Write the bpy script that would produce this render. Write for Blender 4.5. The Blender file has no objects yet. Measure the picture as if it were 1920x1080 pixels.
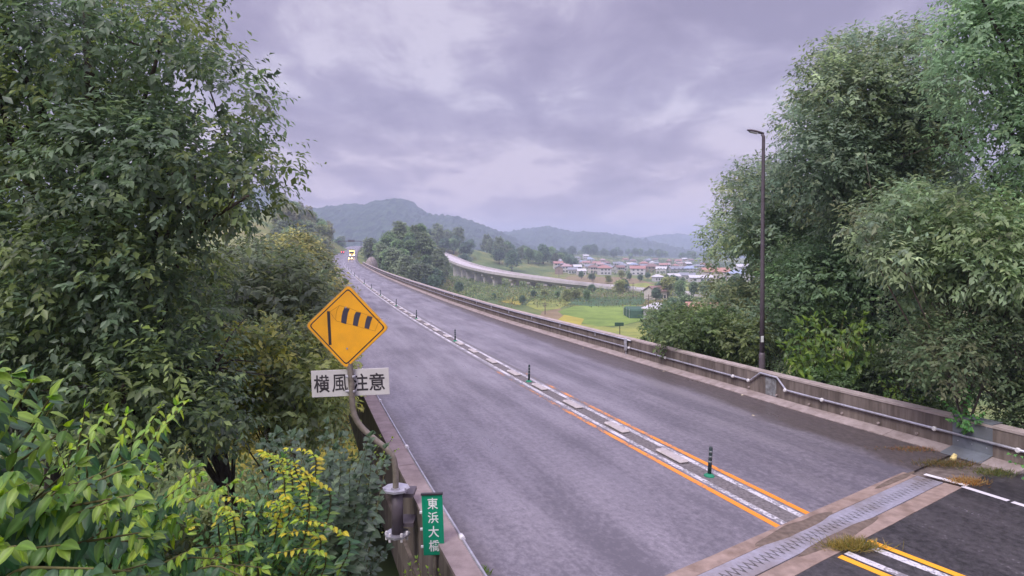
import bpy, math, random
import numpy as np
from mathutils import Vector, Matrix, noise
R = math.radians
rnd = random.Random(7)
rng = np.random.default_rng(7)
sc = bpy.context.scene
COL = sc.collection

# ------------------------------------------------------------------ camera
cam_d = bpy.data.cameras.new('camera'); cam = bpy.data.objects.new('camera', cam_d); COL.objects.link(cam)
cam.location = (0, 0, 5.0); cam.rotation_euler = (R(90), 0, 0)
cam_d.sensor_width = 36; cam_d.lens = 22.5; cam_d.shift_y = -70/1920
cam_d.clip_start = 0.05; cam_d.clip_end = 20000
sc.camera = cam
# ------------------------------------------------------------------ world
SUN_EL, SUN_AZ = R(48), R(215)
w = bpy.data.worlds.new('World'); sc.world = w; w.use_nodes = True
nt = w.node_tree; nt.nodes.clear()
def N(tree, t, **kw):
    n = tree.nodes.new(t)
    for k, v in kw.items(): setattr(n, k, v)
    return n
def build_world():
    out = N(nt, 'ShaderNodeOutputWorld'); bg = N(nt, 'ShaderNodeBackground'); bg.inputs[1].default_value = 0.12
    sky = N(nt, 'ShaderNodeTexSky', sky_type='NISHITA', sun_disc=False, sun_elevation=SUN_EL, sun_rotation=SUN_AZ)
    tc = N(nt, 'ShaderNodeTexCoord'); sep = N(nt, 'ShaderNodeSeparateXYZ'); nt.links.new(tc.outputs['Generated'], sep.inputs[0])
    # project the direction on a cloud layer
    add = N(nt, 'ShaderNodeMath', operation='ADD'); nt.links.new(sep.outputs[2], add.inputs[0]); add.inputs[1].default_value = 0.22
    mx = N(nt, 'ShaderNodeMath', operation='MAXIMUM'); nt.links.new(add.outputs[0], mx.inputs[0]); mx.inputs[1].default_value = 0.06
    dv = N(nt, 'ShaderNodeVectorMath', operation='DIVIDE'); cmb = N(nt, 'ShaderNodeCombineXYZ')
    for i in range(3): nt.links.new(mx.outputs[0], cmb.inputs[i])
    nt.links.new(tc.outputs['Generated'], dv.inputs[0]); nt.links.new(cmb.outputs[0], dv.inputs[1])
    def noise_n(scale, det, rough, dist, off):
        mp = N(nt, 'ShaderNodeMapping'); mp.inputs['Location'].default_value = off; mp.inputs['Scale'].default_value = (1.0, 0.75, 0.0)
        nt.links.new(dv.outputs[0], mp.inputs[0])
        n = N(nt, 'ShaderNodeTexNoise'); n.inputs['Scale'].default_value = scale; n.inputs['Detail'].default_value = det
        n.inputs['Roughness'].default_value = rough; n.inputs['Distortion'].default_value = dist
        nt.links.new(mp.outputs[0], n.inputs['Vector']); return n
    n1 = noise_n(1.1, 7, 0.5, 0.25, (0.3, 0.35, 0)); n2 = noise_n(3.8, 9, 0.62, 0.3, (4, 2, 0))
    m = N(nt, 'ShaderNodeMath', operation='MULTIPLY_ADD'); nt.links.new(n2.outputs[0], m.inputs[0]); m.inputs[1].default_value = 0.52
    nt.links.new(n1.outputs[0], m.inputs[2])
    ramp = N(nt, 'ShaderNodeValToRGB'); cr = ramp.color_ramp
    cr.elements[0].position = 0.63; cr.elements[0].color = (0.320, 0.275, 0.415, 1)
    cr.elements[1].position = 0.86; cr.elements[1].color = (0.66, 0.60, 0.74, 1)
    e = cr.elements.new(0.70); e.color = (0.375, 0.323, 0.475, 1)
    e = cr.elements.new(0.77); e.color = (0.450, 0.395, 0.550, 1)
    dp = N(nt, 'ShaderNodeVectorMath', operation='DOT_PRODUCT'); nt.links.new(tc.outputs['Generated'], dp.inputs[0]); dp.inputs[1].default_value = tuple(Vector((-.02, 1, .235)).normalized())
    br = N(nt, 'ShaderNodeMapRange', interpolation_type='SMOOTHSTEP'); nt.links.new(dp.outputs['Value'], br.inputs[0]); br.inputs[1].default_value = .955; br.inputs[2].default_value = 1.0; br.inputs[3].default_value = 0; br.inputs[4].default_value = .045
    m2_ = N(nt, 'ShaderNodeMath', operation='ADD'); nt.links.new(m.outputs[0], m2_.inputs[0]); nt.links.new(br.outputs[0], m2_.inputs[1])
    nt.links.new(m2_.outputs[0], ramp.inputs[0])
    # an overcast sky is brighter overhead
    zr = N(nt, 'ShaderNodeMapRange'); nt.links.new(sep.outputs[2], zr.inputs[0])
    zr.inputs[1].default_value = 0.38; zr.inputs[2].default_value = 1.0; zr.inputs[3].default_value = 0.54/0.12; zr.inputs[4].default_value = 2.7/0.12
    hr = N(nt, 'ShaderNodeMapRange'); nt.links.new(sep.outputs[2], hr.inputs[0]); hr.inputs[1].default_value = 0.0; hr.inputs[2].default_value = 0.22; hr.inputs[3].default_value = 1.0; hr.inputs[4].default_value = 0.0
    hm_ = N(nt, 'ShaderNodeMix', data_type='RGBA', blend_type='MULTIPLY'); nt.links.new(hr.outputs[0], hm_.inputs[0]); nt.links.new(ramp.outputs[0], hm_.inputs[6]); hm_.inputs[7].default_value = (1.06, .84, .80, 1)
    vm = N(nt, 'ShaderNodeVectorMath', operation='SCALE'); nt.links.new(hm_.outputs[2], vm.inputs[0]); nt.links.new(zr.outputs[0], vm.inputs['Scale'])
    mix = N(nt, 'ShaderNodeMix', data_type='RGBA'); mix.inputs[0].default_value = 0.94
    nt.links.new(sky.outputs[0], mix.inputs[6]); nt.links.new(vm.outputs[0], mix.inputs[7])
    nt.links.new(mix.outputs[2], bg.inputs[0]); nt.links.new(bg.outputs[0], out.inputs[0])
build_world()
sun_d = bpy.data.lights.new('sun', 'SUN'); sun = bpy.data.objects.new('sun', sun_d); COL.objects.link(sun)
sun_d.energy = 1.5; sun_d.angle = R(25); sun_d.color = (1.0, 0.95, 0.9)
sun.rotation_euler = (R(90)-SUN_EL, 0, math.pi - SUN_AZ)
sc.view_settings.view_transform = 'Standard'; sc.view_settings.look = 'None'
sc.view_settings.exposure = 0.9; sc.view_settings.gamma = 1.0; sc.view_settings.use_curve_mapping = False
sc.cycles.use_denoising = True
sc.cycles.max_bounces = 8; sc.cycles.diffuse_bounces = 5; sc.cycles.glossy_bounces = 2; sc.cycles.transmission_bounces = 3
sc.cycles.volume_bounces = 1; sc.cycles.transparent_max_bounces = 4
sc.cycles.caustics_reflective = False; sc.cycles.caustics_refractive = False

# ------------------------------------------------------------------ helpers
HY = 470.0
def U(px, py, Y): return Vector(((px-960)/1200*Y, Y, 5-(py-HY)/1200*Y))

_LAB = {}
def tag(o, label=None, cat=None, group=None, kind=None):
    if label: o['label'] = label
    if cat: o['category'] = cat
    if group: o['group'] = group
    if kind: o['kind'] = kind
    return o
def empty(name, loc, label, cat, group=None, rot=0.0):
    o = bpy.data.objects.new(name, None); COL.objects.link(o); o.location = loc; o.rotation_euler = (0, 0, rot)
    o.empty_display_size = 0.2
    return tag(o, label, cat, group)
def link(name, me, parent=None, mats=None):
    o = bpy.data.objects.new(name, me); COL.objects.link(o)
    if parent is not None: o.parent = parent
    if mats:
        for m in (mats if isinstance(mats, (list, tuple)) else [mats]): me.materials.append(m)
    return o

class MB:
    def __init__(s): s.v = []; s.f = []; s.m = []; s.uv = None
    def add(s, vs, fs, m=0):
        b = len(s.v); s.v += [tuple(v) for v in vs]; s.f += [tuple(b+i for i in f) for f in fs]; s.m += [m]*len(fs); return s
    def box(s, c, size, rot=0.0, m=0, bev=0.0, M=None):
        x, y, z = (d/2 for d in size)
        if bev > 0:
            b = min(bev, x*.9, y*.9, z*.9); vs = []
            for zz, k in ((-z, b), (-z+b, 0), (z-b, 0), (z, b)):
                xx, yy = x-k, y-k
                vs += [(-xx, -yy+b*(k == 0), zz), (-xx+b*(k == 0), -yy, zz), (xx-b*(k == 0), -yy, zz), (xx, -yy+b*(k == 0), zz),
                       (xx, yy-b*(k == 0), zz), (xx-b*(k == 0), yy, zz), (-xx+b*(k == 0), yy, zz), (-xx, yy-b*(k == 0), zz)]
            fs = [tuple(range(7, -1, -1)), tuple(range(24, 32))]
            for L in range(3):
                for i in range(8):
                    j = (i+1) % 8; fs.append((L*8+i, L*8+j, L*8+8+j, L*8+8+i))
        else:
            vs = [(-x, -y, -z), (x, -y, -z), (x, y, -z), (-x, y, -z), (-x, -y, z), (x, -y, z), (x, y, z), (-x, y, z)]
            fs = [(3, 2, 1, 0), (4, 5, 6, 7), (0, 1, 5, 4), (1, 2, 6, 5), (2, 3, 7, 6), (3, 0, 4, 7)]
        T = M if M is not None else Matrix.Translation(c) @ Matrix.Rotation(rot, 4, 'Z')
        return s.add([T @ Vector(v) for v in vs], fs, m)
    def tube(s, pts, rad, n=8, m=0, cap=True):
        pts = [Vector(p) for p in pts]; k = len(pts)
        if not isinstance(rad, (list, tuple)): rad = [rad]*k
        vs = []; fs = []; prev = None
        for i, p in enumerate(pts):
            t = (pts[min(i+1, k-1)]-pts[max(i-1, 0)]).normalized()
            if prev is None:
                a = Vector((0, 0, 1)) if abs(t.z) < .9 else Vector((1, 0, 0)); u = t.cross(a).normalized()
            else:
                u = (prev - t*prev.dot(t)).normalized()
            prev = u; v = t.cross(u)
            for j in range(n):
                an = 2*math.pi*j/n; vs.append(p+(u*math.cos(an)+v*math.sin(an))*rad[i])
        for i in range(k-1):
            for j in range(n):
                jj = (j+1) % n; fs.append((i*n+j, i*n+jj, (i+1)*n+jj, (i+1)*n+j))
        if cap: fs += [tuple(range(n-1, -1, -1)), tuple(range((k-1)*n, k*n))]
        return s.add(vs, fs, m)
    def sweep(s, frames, prof, m=0, cap=True, closed=True):
        """frames: list of (origin, right, up); prof: list of (a, b) offsets."""
        n = len(prof); vs = []; fs = []
        for o, r, u in frames:
            for a, b in prof: vs.append(o + r*a + u*b)
        for i in range(len(frames)-1):
            for j in range(n if closed else n-1):
                jj = (j+1) % n; fs.append((i*n+j, (i+1)*n+j, (i+1)*n+jj, i*n+jj))
        if cap and closed: fs += [tuple(range(n)), tuple(range(len(frames)*n-1, (len(frames)-1)*n-1, -1))]
        return s.add(vs, fs, m)
    def mesh(s, name, mats=None, smooth=False):
        me = bpy.data.meshes.new(name); me.from_pydata(s.v, [], s.f)
        if mats:
            for mm in (mats if isinstance(mats, (list, tuple)) else [mats]): me.materials.append(mm)
        if any(s.m): me.polygons.foreach_set('material_index', s.m)
        if smooth: me.polygons.foreach_set('use_smooth', [len(f) <= 4 for f in s.f])
        me.update(); return me
    def build(s, name, mats, parent=None, smooth=False):
        return link(name, s.mesh(name, mats, smooth), parent)

# ------------------------------------------------------------------ materials
def lnk(t, a, b): t.links.new(a, b)
def mat(name, col, rough=.8, spec=.3, metal=0.0, var=.25, scale=6.0, bump=.15, bscale=40.0, dirt=None, dscale=1.2, damt=.5, emit=None, es=0, coat=0.0, stretch=None, coord='Object'):
    m = bpy.data.materials.new(name); m.use_nodes = True; t = m.node_tree; b = t.nodes['Principled BSDF']
    b.inputs['Roughness'].default_value = rough; b.inputs['Specular IOR Level'].default_value = spec; b.inputs['Metallic'].default_value = metal
    if coat: b.inputs['Coat Weight'].default_value = coat; b.inputs['Coat Roughness'].default_value = .1
    tc = N(t, 'ShaderNodeTexCoord'); src = tc.outputs[coord]
    if stretch:
        mp = N(t, 'ShaderNodeMapping'); mp.inputs['Scale'].default_value = stretch; lnk(t, src, mp.inputs[0]); src = mp.outputs[0]
    n = N(t, 'ShaderNodeTexNoise'); n.inputs['Scale'].default_value = scale; n.inputs['Detail'].default_value = 6; lnk(t, src, n.inputs['Vector'])
    rp = N(t, 'ShaderNodeValToRGB'); cr = rp.color_ramp
    cr.elements[0].position = .3; cr.elements[0].color = tuple(c*(1-var) for c in col)+(1,)
    cr.elements[1].position = .7; cr.elements[1].color = tuple(min(1, c*(1+var)) for c in col)+(1,)
    lnk(t, n.outputs[0], rp.inputs[0]); c = rp.outputs[0]
    if dirt:
        n2 = N(t, 'ShaderNodeTexNoise'); n2.inputs['Scale'].default_value = dscale; n2.inputs['Detail'].default_value = 8; n2.inputs['Roughness'].default_value = .65
        lnk(t, src, n2.inputs['Vector']); r2 = N(t, 'ShaderNodeValToRGB'); r2.color_ramp.elements[0].position = .45; r2.color_ramp.elements[1].position = .7
        r2.color_ramp.elements[1].color = (damt,)*3+(1,); lnk(t, n2.outputs[0], r2.inputs[0])
        mx = N(t, 'ShaderNodeMix', data_type='RGBA'); lnk(t, r2.outputs[0], mx.inputs[0]); lnk(t, c, mx.inputs[6]); mx.inputs[7].default_value = tuple(dirt)+(1,); c = mx.outputs[2]
    lnk(t, c, b.inputs['Base Color'])
    if bump:
        nb = N(t, 'ShaderNodeTexNoise'); nb.inputs['Scale'].default_value = bscale; nb.inputs['Detail'].default_value = 4; lnk(t, src, nb.inputs['Vector'])
        bp = N(t, 'ShaderNodeBump'); bp.inputs['Strength'].default_value = bump; bp.inputs['Distance'].default_value = .02; lnk(t, nb.outputs[0], bp.inputs['Height']); lnk(t, bp.outputs[0], b.inputs['Normal'])
    if emit:
        b.inputs['Emission Color'].default_value = tuple(emit)+(1,); b.inputs['Emission Strength'].default_value = es
    return m

def leaf_mat(name, rough=.42, trans=.42, spec=.5):
    m = bpy.data.materials.new(name); m.use_nodes = True; t = m.node_tree; b = t.nodes['Principled BSDF']; o = t.nodes['Material Output']
    a = N(t, 'ShaderNodeAttribute', attribute_name='Col'); b.inputs['Roughness'].default_value = rough; b.inputs['Specular IOR Level'].default_value = spec
    oi = N(t, 'ShaderNodeObjectInfo'); vm = N(t, 'ShaderNodeMapRange'); lnk(t, oi.outputs['Random'], vm.inputs[0]); vm.inputs[3].default_value = .8; vm.inputs[4].default_value = 1.25
    sc_ = N(t, 'ShaderNodeVectorMath', operation='SCALE'); lnk(t, a.outputs[0], sc_.inputs[0]); lnk(t, vm.outputs[0], sc_.inputs['Scale'])
    lnk(t, sc_.outputs[0], b.inputs['Base Color'])
    tr = N(t, 'ShaderNodeBsdfTranslucent'); hs = N(t, 'ShaderNodeHueSaturation'); hs.inputs['Saturation'].default_value = 1.15; hs.inputs['Value'].default_value = 1.5
    lnk(t, sc_.outputs[0], hs.inputs['Color']); lnk(t, hs.outputs[0], tr.inputs[0])
    mx = N(t, 'ShaderNodeMixShader'); mx.inputs[0].default_value = trans; lnk(t, b.outputs[0], mx.inputs[1]); lnk(t, tr.outputs[0], mx.inputs[2]); lnk(t, mx.outputs[0], o.inputs[0])
    return m
LEAF = leaf_mat('leaf', .5, .42, .35); LEAFG = leaf_mat('glossy_leaf', .42, .40, .42)
BARK = mat('bark', (.06, .048, .038), .9, .2, var=.4, scale=8, bump=.6, bscale=25, stretch=(1, 1, .25))
BARKG = mat('grey_bark', (.17, .14, .11), .9, .2, var=.4, scale=8, bump=.6, bscale=25, stretch=(1, 1, .25))
STEM = mat('green_stem', (.12, .11, .04), .7, .3, var=.3)
CONC = mat('parapet_concrete', (.27, .235, .215), .85, .25, var=.18, scale=3, bump=.3, bscale=30, dirt=(.10, .078, .062), dscale=1.3, damt=.7, stretch=(1, 1, .35))
CONCD = mat('stained_concrete', (.185, .152, .133), .8, .3, var=.32, scale=7, bump=.3, bscale=30, dirt=(.06, .045, .036), dscale=3.2, damt=.85, stretch=(1, 1, .12))
COPE = mat('coping_concrete', (.42, .355, .33), .8, .3, var=.15, scale=5, bump=.2, dirt=(.2, .16, .13), dscale=2.0, damt=.6)
KERB = mat('kerb_concrete', (.36, .30, .285), .8, .3, var=.15, scale=5, bump=.25, dirt=(.16, .12, .10), dscale=2.2, damt=.7)
GALV = mat('galvanised_steel', (.50, .50, .56), .42, .5, .55, var=.15, scale=10, bump=.05, dirt=(.22, .18, .17), dscale=3, damt=.5)
STEELP = mat('steel_plate', (.20, .22, .25), .55, .4, .2, var=.15, scale=8, bump=.05, dirt=(.10, .095, .09), dscale=2, damt=.8)
DKSTEEL = mat('dark_lamp_steel', (.115, .095, .11), .5, .4, .2, var=.15, scale=6, bump=.05, dirt=(.06, .05, .05), dscale=2)
PAINTW = mat('white_paint', (.74, .73, .75), .6, .4, var=.1, scale=8, bump=.1, dirt=(.36, .34, .34), dscale=2.5, damt=.7)

# ------------------------------------------------------------------ road alignment
_sy = [-60, 5, 14, 24, 35, 47, 58, 72, 97, 128, 146, 222, 290, 400, 600, 900]
_ss = [-.40, -.385, -.375, -.355, -.34, -.325, -.315, -.305, -.297, -.29, -.285, -.277, -.25, -.225, -.2, -.15]
_ys = np.arange(-40, 900, .5); _sl = np.interp(_ys, _sy, _ss); _xc = np.concatenate([[0], np.cumsum((_sl[1:]+_sl[:-1])*.25)])
_xc += 4.37-np.interp(14.18, _ys, _xc)
def XC(y): return float(np.interp(y, _ys, _xc))
def ZR(y): return float(np.interp(y, [-100, 200, 235, 290, 340, 400, 500, 600, 900], [0, 0, .15, .9, 2.3, 4.4, 7.2, 9.2, 12]))
def WR(y): return float(np.interp(y, [-40, 15, 20, 30, 37, 45, 60, 90, 125, 190, 230, 900], [7.0, 6.95, 6.65, 6.42, 6.15, 5.8, 5.55, 5.42, 5.42, 5.9, 6.2, 6.2]))
def WL(y): return float(np.interp(y, [-40, 8, 12.5, 17, 30, 45, 60, 90, 125, 190, 230, 900], [7.3, 7.12, 7.0, 6.86, 6.5, 5.95, 5.6, 5.45, 5.45, 5.9, 6.2, 6.2]))
def frame(y, off=0.0, side=0):
    """side 0: centre, +1: right road edge, -1: left road edge; off: metres to the right"""
    s = float(np.interp(y, _sy, _ss)); t = Vector((s, 1, 0)).normalized(); r = Vector((t.y, -t.x, 0))
    x = XC(y) + (WR(y) if side > 0 else -WL(y) if side < 0 else 0)
    return Vector((x, y, ZR(y))) + r*off, r, Vector((0, 0, 1)), t
def stations(y0, y1, f=.04, mn=.8):
    ys = [y0]; y = y0
    while True:
        y += max(mn, abs(y)*f)
        if y >= y1-.3: break
        ys.append(y)
    ys.append(y1); return ys
ang_road = lambda y: -math.atan(-float(np.interp(y, _sy, _ss)))   # slope of the axis against +Y

# expansion joint line: Y as a function of X
JS = .712
def jy(x): return 9.84 + JS*(x-3.31)
JD = Vector((1, JS, 0)).normalized(); JN = Vector((-JD.y, JD.x, 0))   # JN points far along the bridge

# ------------------------------------------------------------------ terrain
def smooth(a, b, x):
    t = np.clip((x-a)/(b-a), 0, 1); return t*t*(3-2*t)
def g2(x, y, cx, cy, sx, sy, a): return a*np.exp(-((x-cx)/sx)**2-((y-cy)/sy)**2)
def H(x, y):
    x = np.asarray(x, float); y = np.asarray(y, float)
    z = np.full(np.broadcast(x, y).shape, -15.0)
    reach = 50 + 26*smooth(6, 16, x) - 12*smooth(-4, -14, x)
    z = z + 13.6*(1-smooth(6, 1.0, y/reach*0+0)) * 0
    z = z + 13.8*(1-smooth(8, reach, np.hypot(y, np.maximum(0, np.abs(x-5)-22)*.9)))
    z = z + g2(x, y, -6, -2, 4.5, 5, 3.2)
    z = z + g2(x, y, -170, 390, 75, 110, 46) + g2(x, y, -118, 240, 26, 60, 17) + g2(x, y, -90, 140, 22, 40, 12)
    z = z + g2(x, y, -50, 312, 15, 34, 22) + g2(x, y, -70, 590, 62, 60, 25) + g2(x, y, 10, 640, 60, 60, 9)
    z = z + g2(x, y, 120, 1080, 60, 90, 14) + g2(x, y, 230, 1250, 110, 120, 9)
    # road embankment beyond the bridge
    xc = np.interp(y, _ys, _xc); zr = np.interp(y, [-100, 200, 235, 290, 340, 400, 500, 600, 900], [0, 0, .15, .9, 2.3, 4.4, 7.2, 9.2, 12])
    d = np.maximum(0, np.abs(x-xc)-8.5)
    emb = zr-.35-d*.55
    z = np.where((y > 228) & (y < 880), np.maximum(z, emb), z)
    z = np.where((y > 228) & (d <= 0), np.minimum(z, zr-.35), z)
    # approach slab
    appr = (y < jy(x)-.2) & (np.abs(x-xc) < 9)
    z = np.where(appr, -.35, z)
    z = np.where((~appr) & (y < 228) & (np.abs(x-xc) < 8.5), np.minimum(z, -1.3), z)
    return z
def Hs(x, y): return float(H(x, y))
def ground_px(px, py, y0=60, y1=2500):
    """walk along the sight line until the terrain is met"""
    y = y0
    while y < y1:
        p = U(px, py, y)
        if p.z <= Hs(p.x, y): return p
        y *= 1.01
    return p

def field_material(name, c1, c2, scale=.35, rows=None, rough=.9):
    m = bpy.data.materials.new(name); m.use_nodes = True; t = m.node_tree; b = t.nodes['Principled BSDF']; b.inputs['Roughness'].default_value = rough
    b.inputs['Specular IOR Level'].default_value = .15
    tc = N(t, 'ShaderNodeTexCoord'); n = N(t, 'ShaderNodeTexNoise'); n.inputs['Scale'].default_value = scale; n.inputs['Detail'].default_value = 9; n.inputs['Roughness'].default_value = .68
    lnk(t, tc.outputs['Object'], n.inputs['Vector']); rp = N(t, 'ShaderNodeValToRGB'); rp.color_ramp.elements[0].position = .38; rp.color_ramp.elements[1].position = .62
    rp.color_ramp.elements[0].color = tuple(c1)+(1,); rp.color_ramp.elements[1].color = tuple(c2)+(1,); lnk(t, n.outputs[0], rp.inputs[0]); c = rp.outputs[0]
    lnk(t, c, b.inputs['Base Color']); return m

def build_ground():
    a = np.linspace(-1, 1, 231); xs = np.sinh(a*6.2)/np.sinh(6.2)*3900
    b_ = np.linspace(0, 1, 281); ys = -60 + (np.sinh(b_*5.6)/np.sinh(5.6))*4200
    X, Y = np.meshgrid(xs, ys); Z = H(X, Y)
    rough = smooth(-14.9, -12, Z)
    nz = np.array([noise.fractal(Vector((x*.05, y*.05, 0)), 1.0, 2.0, 4) for x, y in zip(X.ravel(), Y.ravel())]).reshape(X.shape)
    Z2 = Z + nz*rough*.8*(np.abs(X-np.interp(Y, _ys, _xc)) > 9)
    v = np.stack([X.ravel(), Y.ravel(), Z2.ravel()], 1); ny, nx = X.shape
    i = np.arange((ny-1)*(nx-1)); r = i//(nx-1); c = i % (nx-1); q = r*nx+c
    f = np.stack([q, q+1, q+nx+1, q+nx], 1)
    me = bpy.data.meshes.new('ground'); me.from_pydata(v.tolist(), [], f.tolist()); me.polygons.foreach_set('use_smooth', [True]*len(f))
    m = bpy.data.materials.new('valley_ground'); m.use_nodes = True; t = m.node_tree; b = t.nodes['Principled BSDF']; b.inputs['Roughness'].default_value = .95; b.inputs['Specular IOR Level'].default_value = .1
    tc = N(t, 'ShaderNodeTexCoord'); n = N(t, 'ShaderNodeTexNoise'); n.inputs['Scale'].default_value = .022; n.inputs['Detail'].default_value = 10; n.inputs['Roughness'].default_value = .7
    lnk(t, tc.outputs['Object'], n.inputs['Vector']); rp = N(t, 'ShaderNodeValToRGB'); cr = rp.color_ramp; lnk(t, n.outputs[0], rp.inputs[0])
    cr.elements[0].position = .36; cr.elements[0].color = (.08, .12, .05, 1); cr.elements[1].position = .66; cr.elements[1].color = (.23, .18, .10, 1)
    e = cr.elements.new(.47); e.color = (.13, .175, .065, 1); e = cr.elements.new(.56); e.color = (.21, .22, .08, 1)
    lnk(t, rp.outputs[0], b.inputs['Base Color']); me.materials.append(m)
    o = link('ground', me); tag(o, kind='structure')
build_ground()

def sheet(name, pts, z, m, sub=1):
    """flat quad with px-independent world corners"""
    mb = MB(); mb.add([(p[0], p[1], z) for p in pts], [tuple(range(len(pts)))]); o = mb.build(name, m); tag(o, kind='structure'); return o

# ------------------------------------------------------------------ asphalt
def asphalt(name, base, dark, wet=1.0, shoulder=True, mark=False):
    m = bpy.data.materials.new(name); m.use_nodes = True; t = m.node_tree; b = t.nodes['Principled BSDF']
    uv = N(t, 'ShaderNodeUVMap', uv_map='road'); sp = N(t, 'ShaderNodeSeparateXYZ'); lnk(t, uv.outputs[0], sp.inputs[0])
    def nz(scale, det, str_=(1, 1, 1), rough=.6):
        mp = N(t, 'ShaderNodeMapping'); mp.inputs['Scale'].default_value = str_; lnk(t, uv.outputs[0], mp.inputs[0])
        n = N(t, 'ShaderNodeTexNoise'); n.inputs['Scale'].default_value = scale; n.inputs['Detail'].default_value = det; n.inputs['Roughness'].default_value = rough
        lnk(t, mp.outputs[0], n.inputs['Vector']); return n.outputs[0]
    streak = nz(1.0, 8, (1.1, .13, 1)); patch = nz(.28, 6, (1, .5, 1)); grain = nz(26, 4, (1, 1, 1), .75); grain2 = nz(9, 6, (1, .7, 1), .7)
    def math_(op, a, b_, c=None):
        n = N(t, 'ShaderNodeMath', operation=op)
        for i, x in enumerate((a, b_, c)):
            if x is None: continue
            if isinstance(x, (int, float)): n.inputs[i].default_value = x
            else: lnk(t, x, n.inputs[i])
        return n.outputs[0]
    s = math_('ADD', math_('MULTIPLY', streak, .33), math_('MULTIPLY', patch, .27)); s = math_('ADD', s, math_('MULTIPLY', grain, .16)); s = math_('ADD', s, math_('MULTIPLY', grain2, .36))
    rp = N(t, 'ShaderNodeValToRGB'); rp.color_ramp.elements[0].position = .50; rp.color_ramp.elements[1].position = .62
    rp.color_ramp.elements[0].color = tuple(dark)+(1,); rp.color_ramp.elements[1].color = tuple(base)+(1,); lnk(t, s, rp.inputs[0]); c = rp.outputs[0]
    au_ = math_('ABSOLUTE', sp.outputs[0], None)
    def band(c0, hw):
        d = math_('ABSOLUTE', math_('SUBTRACT', au_, c0), None); r_ = N(t, 'ShaderNodeMapRange', interpolation_type='SMOOTHSTEP'); lnk(t, d, r_.inputs[0]); r_.inputs[1].default_value = 0; r_.inputs[2].default_value = hw; r_.inputs[3].default_value = 1; r_.inputs[4].default_value = 0; return r_.outputs[0]
    trk = math_('ADD', band(1.95, .75), band(3.75, .75)); tk_ = N(t, 'ShaderNodeMix', data_type='RGBA', blend_type='MULTIPLY'); lnk(t, math_('MULTIPLY', trk, math_('ADD', streak, .1)), tk_.inputs[0]); lnk(t, c, tk_.inputs[6]); tk_.inputs[7].default_value = (.70, .70, .72, 1); c = tk_.outputs[2]
    vo = N(t, 'ShaderNodeTexVoronoi', feature='DISTANCE_TO_EDGE'); vo.inputs['Scale'].default_value = .55; wob = N(t, 'ShaderNodeVectorMath', operation='MULTIPLY_ADD')
    nw = N(t, 'ShaderNodeTexNoise'); nw.inputs['Scale'].default_value = 1.6; nw.inputs['Detail'].default_value = 5; lnk(t, uv.outputs[0], nw.inputs['Vector']); lnk(t, nw.outputs['Color'], wob.inputs[0]); wob.inputs[1].default_value = (1.2, 1.2, 0); lnk(t, uv.outputs[0], wob.inputs[2]); lnk(t, wob.outputs[0], vo.inputs['Vector'])
    crk = N(t, 'ShaderNodeMapRange'); lnk(t, vo.outputs[0], crk.inputs[0]); crk.inputs[1].default_value = .002; crk.inputs[2].default_value = .010; crk.inputs[3].default_value = 1; crk.inputs[4].default_value = 0
    cm = N(t, 'ShaderNodeMapRange'); lnk(t, patch, cm.inputs[0]); cm.inputs[1].default_value = .52; cm.inputs[2].default_value = .6
    cx = N(t, 'ShaderNodeMix', data_type='RGBA'); lnk(t, math_('MULTIPLY', math_('MULTIPLY', crk.outputs[0], cm.outputs[0]), .45), cx.inputs[0]); lnk(t, c, cx.inputs[6]); cx.inputs[7].default_value = (.04, .036, .038, 1); c = cx.outputs[2]
    v2 = N(t, 'ShaderNodeTexVoronoi'); v2.inputs['Scale'].default_value = 9; lnk(t, uv.outputs[0], v2.inputs['Vector']); sk = N(t, 'ShaderNodeMapRange'); lnk(t, v2.outputs['Distance'], sk.inputs[0]); sk.inputs[1].default_value = .10; sk.inputs[2].default_value = .22; sk.inputs[3].default_value = 1; sk.inputs[4].default_value = 0
    sm = N(t, 'ShaderNodeMapRange'); lnk(t, streak, sm.inputs[0]); sm.inputs[1].default_value = .5; sm.inputs[2].default_value = .68
    sx_ = N(t, 'ShaderNodeMix', data_type='RGBA'); lnk(t, math_('MULTIPLY', math_('MULTIPLY', sk.outputs[0], sm.outputs[0]), .5), sx_.inputs[0]); lnk(t, c, sx_.inputs[6]); sx_.inputs[7].default_value = (.42, .39, .42, 1); c = sx_.outputs[2]
    if shoulder:
        au = math_('ADD', sp.outputs[0], math_('MULTIPLY_ADD', nz(.5, 7, (1, .35, 1)), 2.2, -1.1))
        rr = N(t, 'ShaderNodeMapRange', interpolation_type='SMOOTHSTEP'); lnk(t, au, rr.inputs[0]); rr.inputs[1].default_value = 4.2; rr.inputs[2].default_value = 4.9
        rl = N(t, 'ShaderNodeMapRange', interpolation_type='SMOOTHSTEP'); lnk(t, au, rl.inputs[0]); rl.inputs[1].default_value = -5.3; rl.inputs[2].default_value = -6.2
        f = math_('MULTIPLY', math_('MAXIMUM', rr.outputs[0], rl.outputs[0]), .88)
        mx = N(t, 'ShaderNodeMix', data_type='RGBA'); lnk(t, f, mx.inputs[0]); lnk(t, c, mx.inputs[6])
        dn = N(t, 'ShaderNodeValToRGB'); dn.color_ramp.elements[0].position = .4; dn.color_ramp.elements[0].color = (.055, .045, .042, 1); dn.color_ramp.elements[1].position = .65; dn.color_ramp.elements[1].color = (.115, .092, .085, 1); lnk(t, grain2, dn.inputs[0]); lnk(t, dn.outputs[0], mx.inputs[7]); c = mx.outputs[2]
    lnk(t, c, b.inputs['Base Color'])
    rg = N(t, 'ShaderNodeMapRange'); lnk(t, math_('ADD', math_('MULTIPLY', streak, .6), math_('MULTIPLY', patch, .5)), rg.inputs[0]); rg.inputs[1].default_value = .4; rg.inputs[2].default_value = .72
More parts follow.
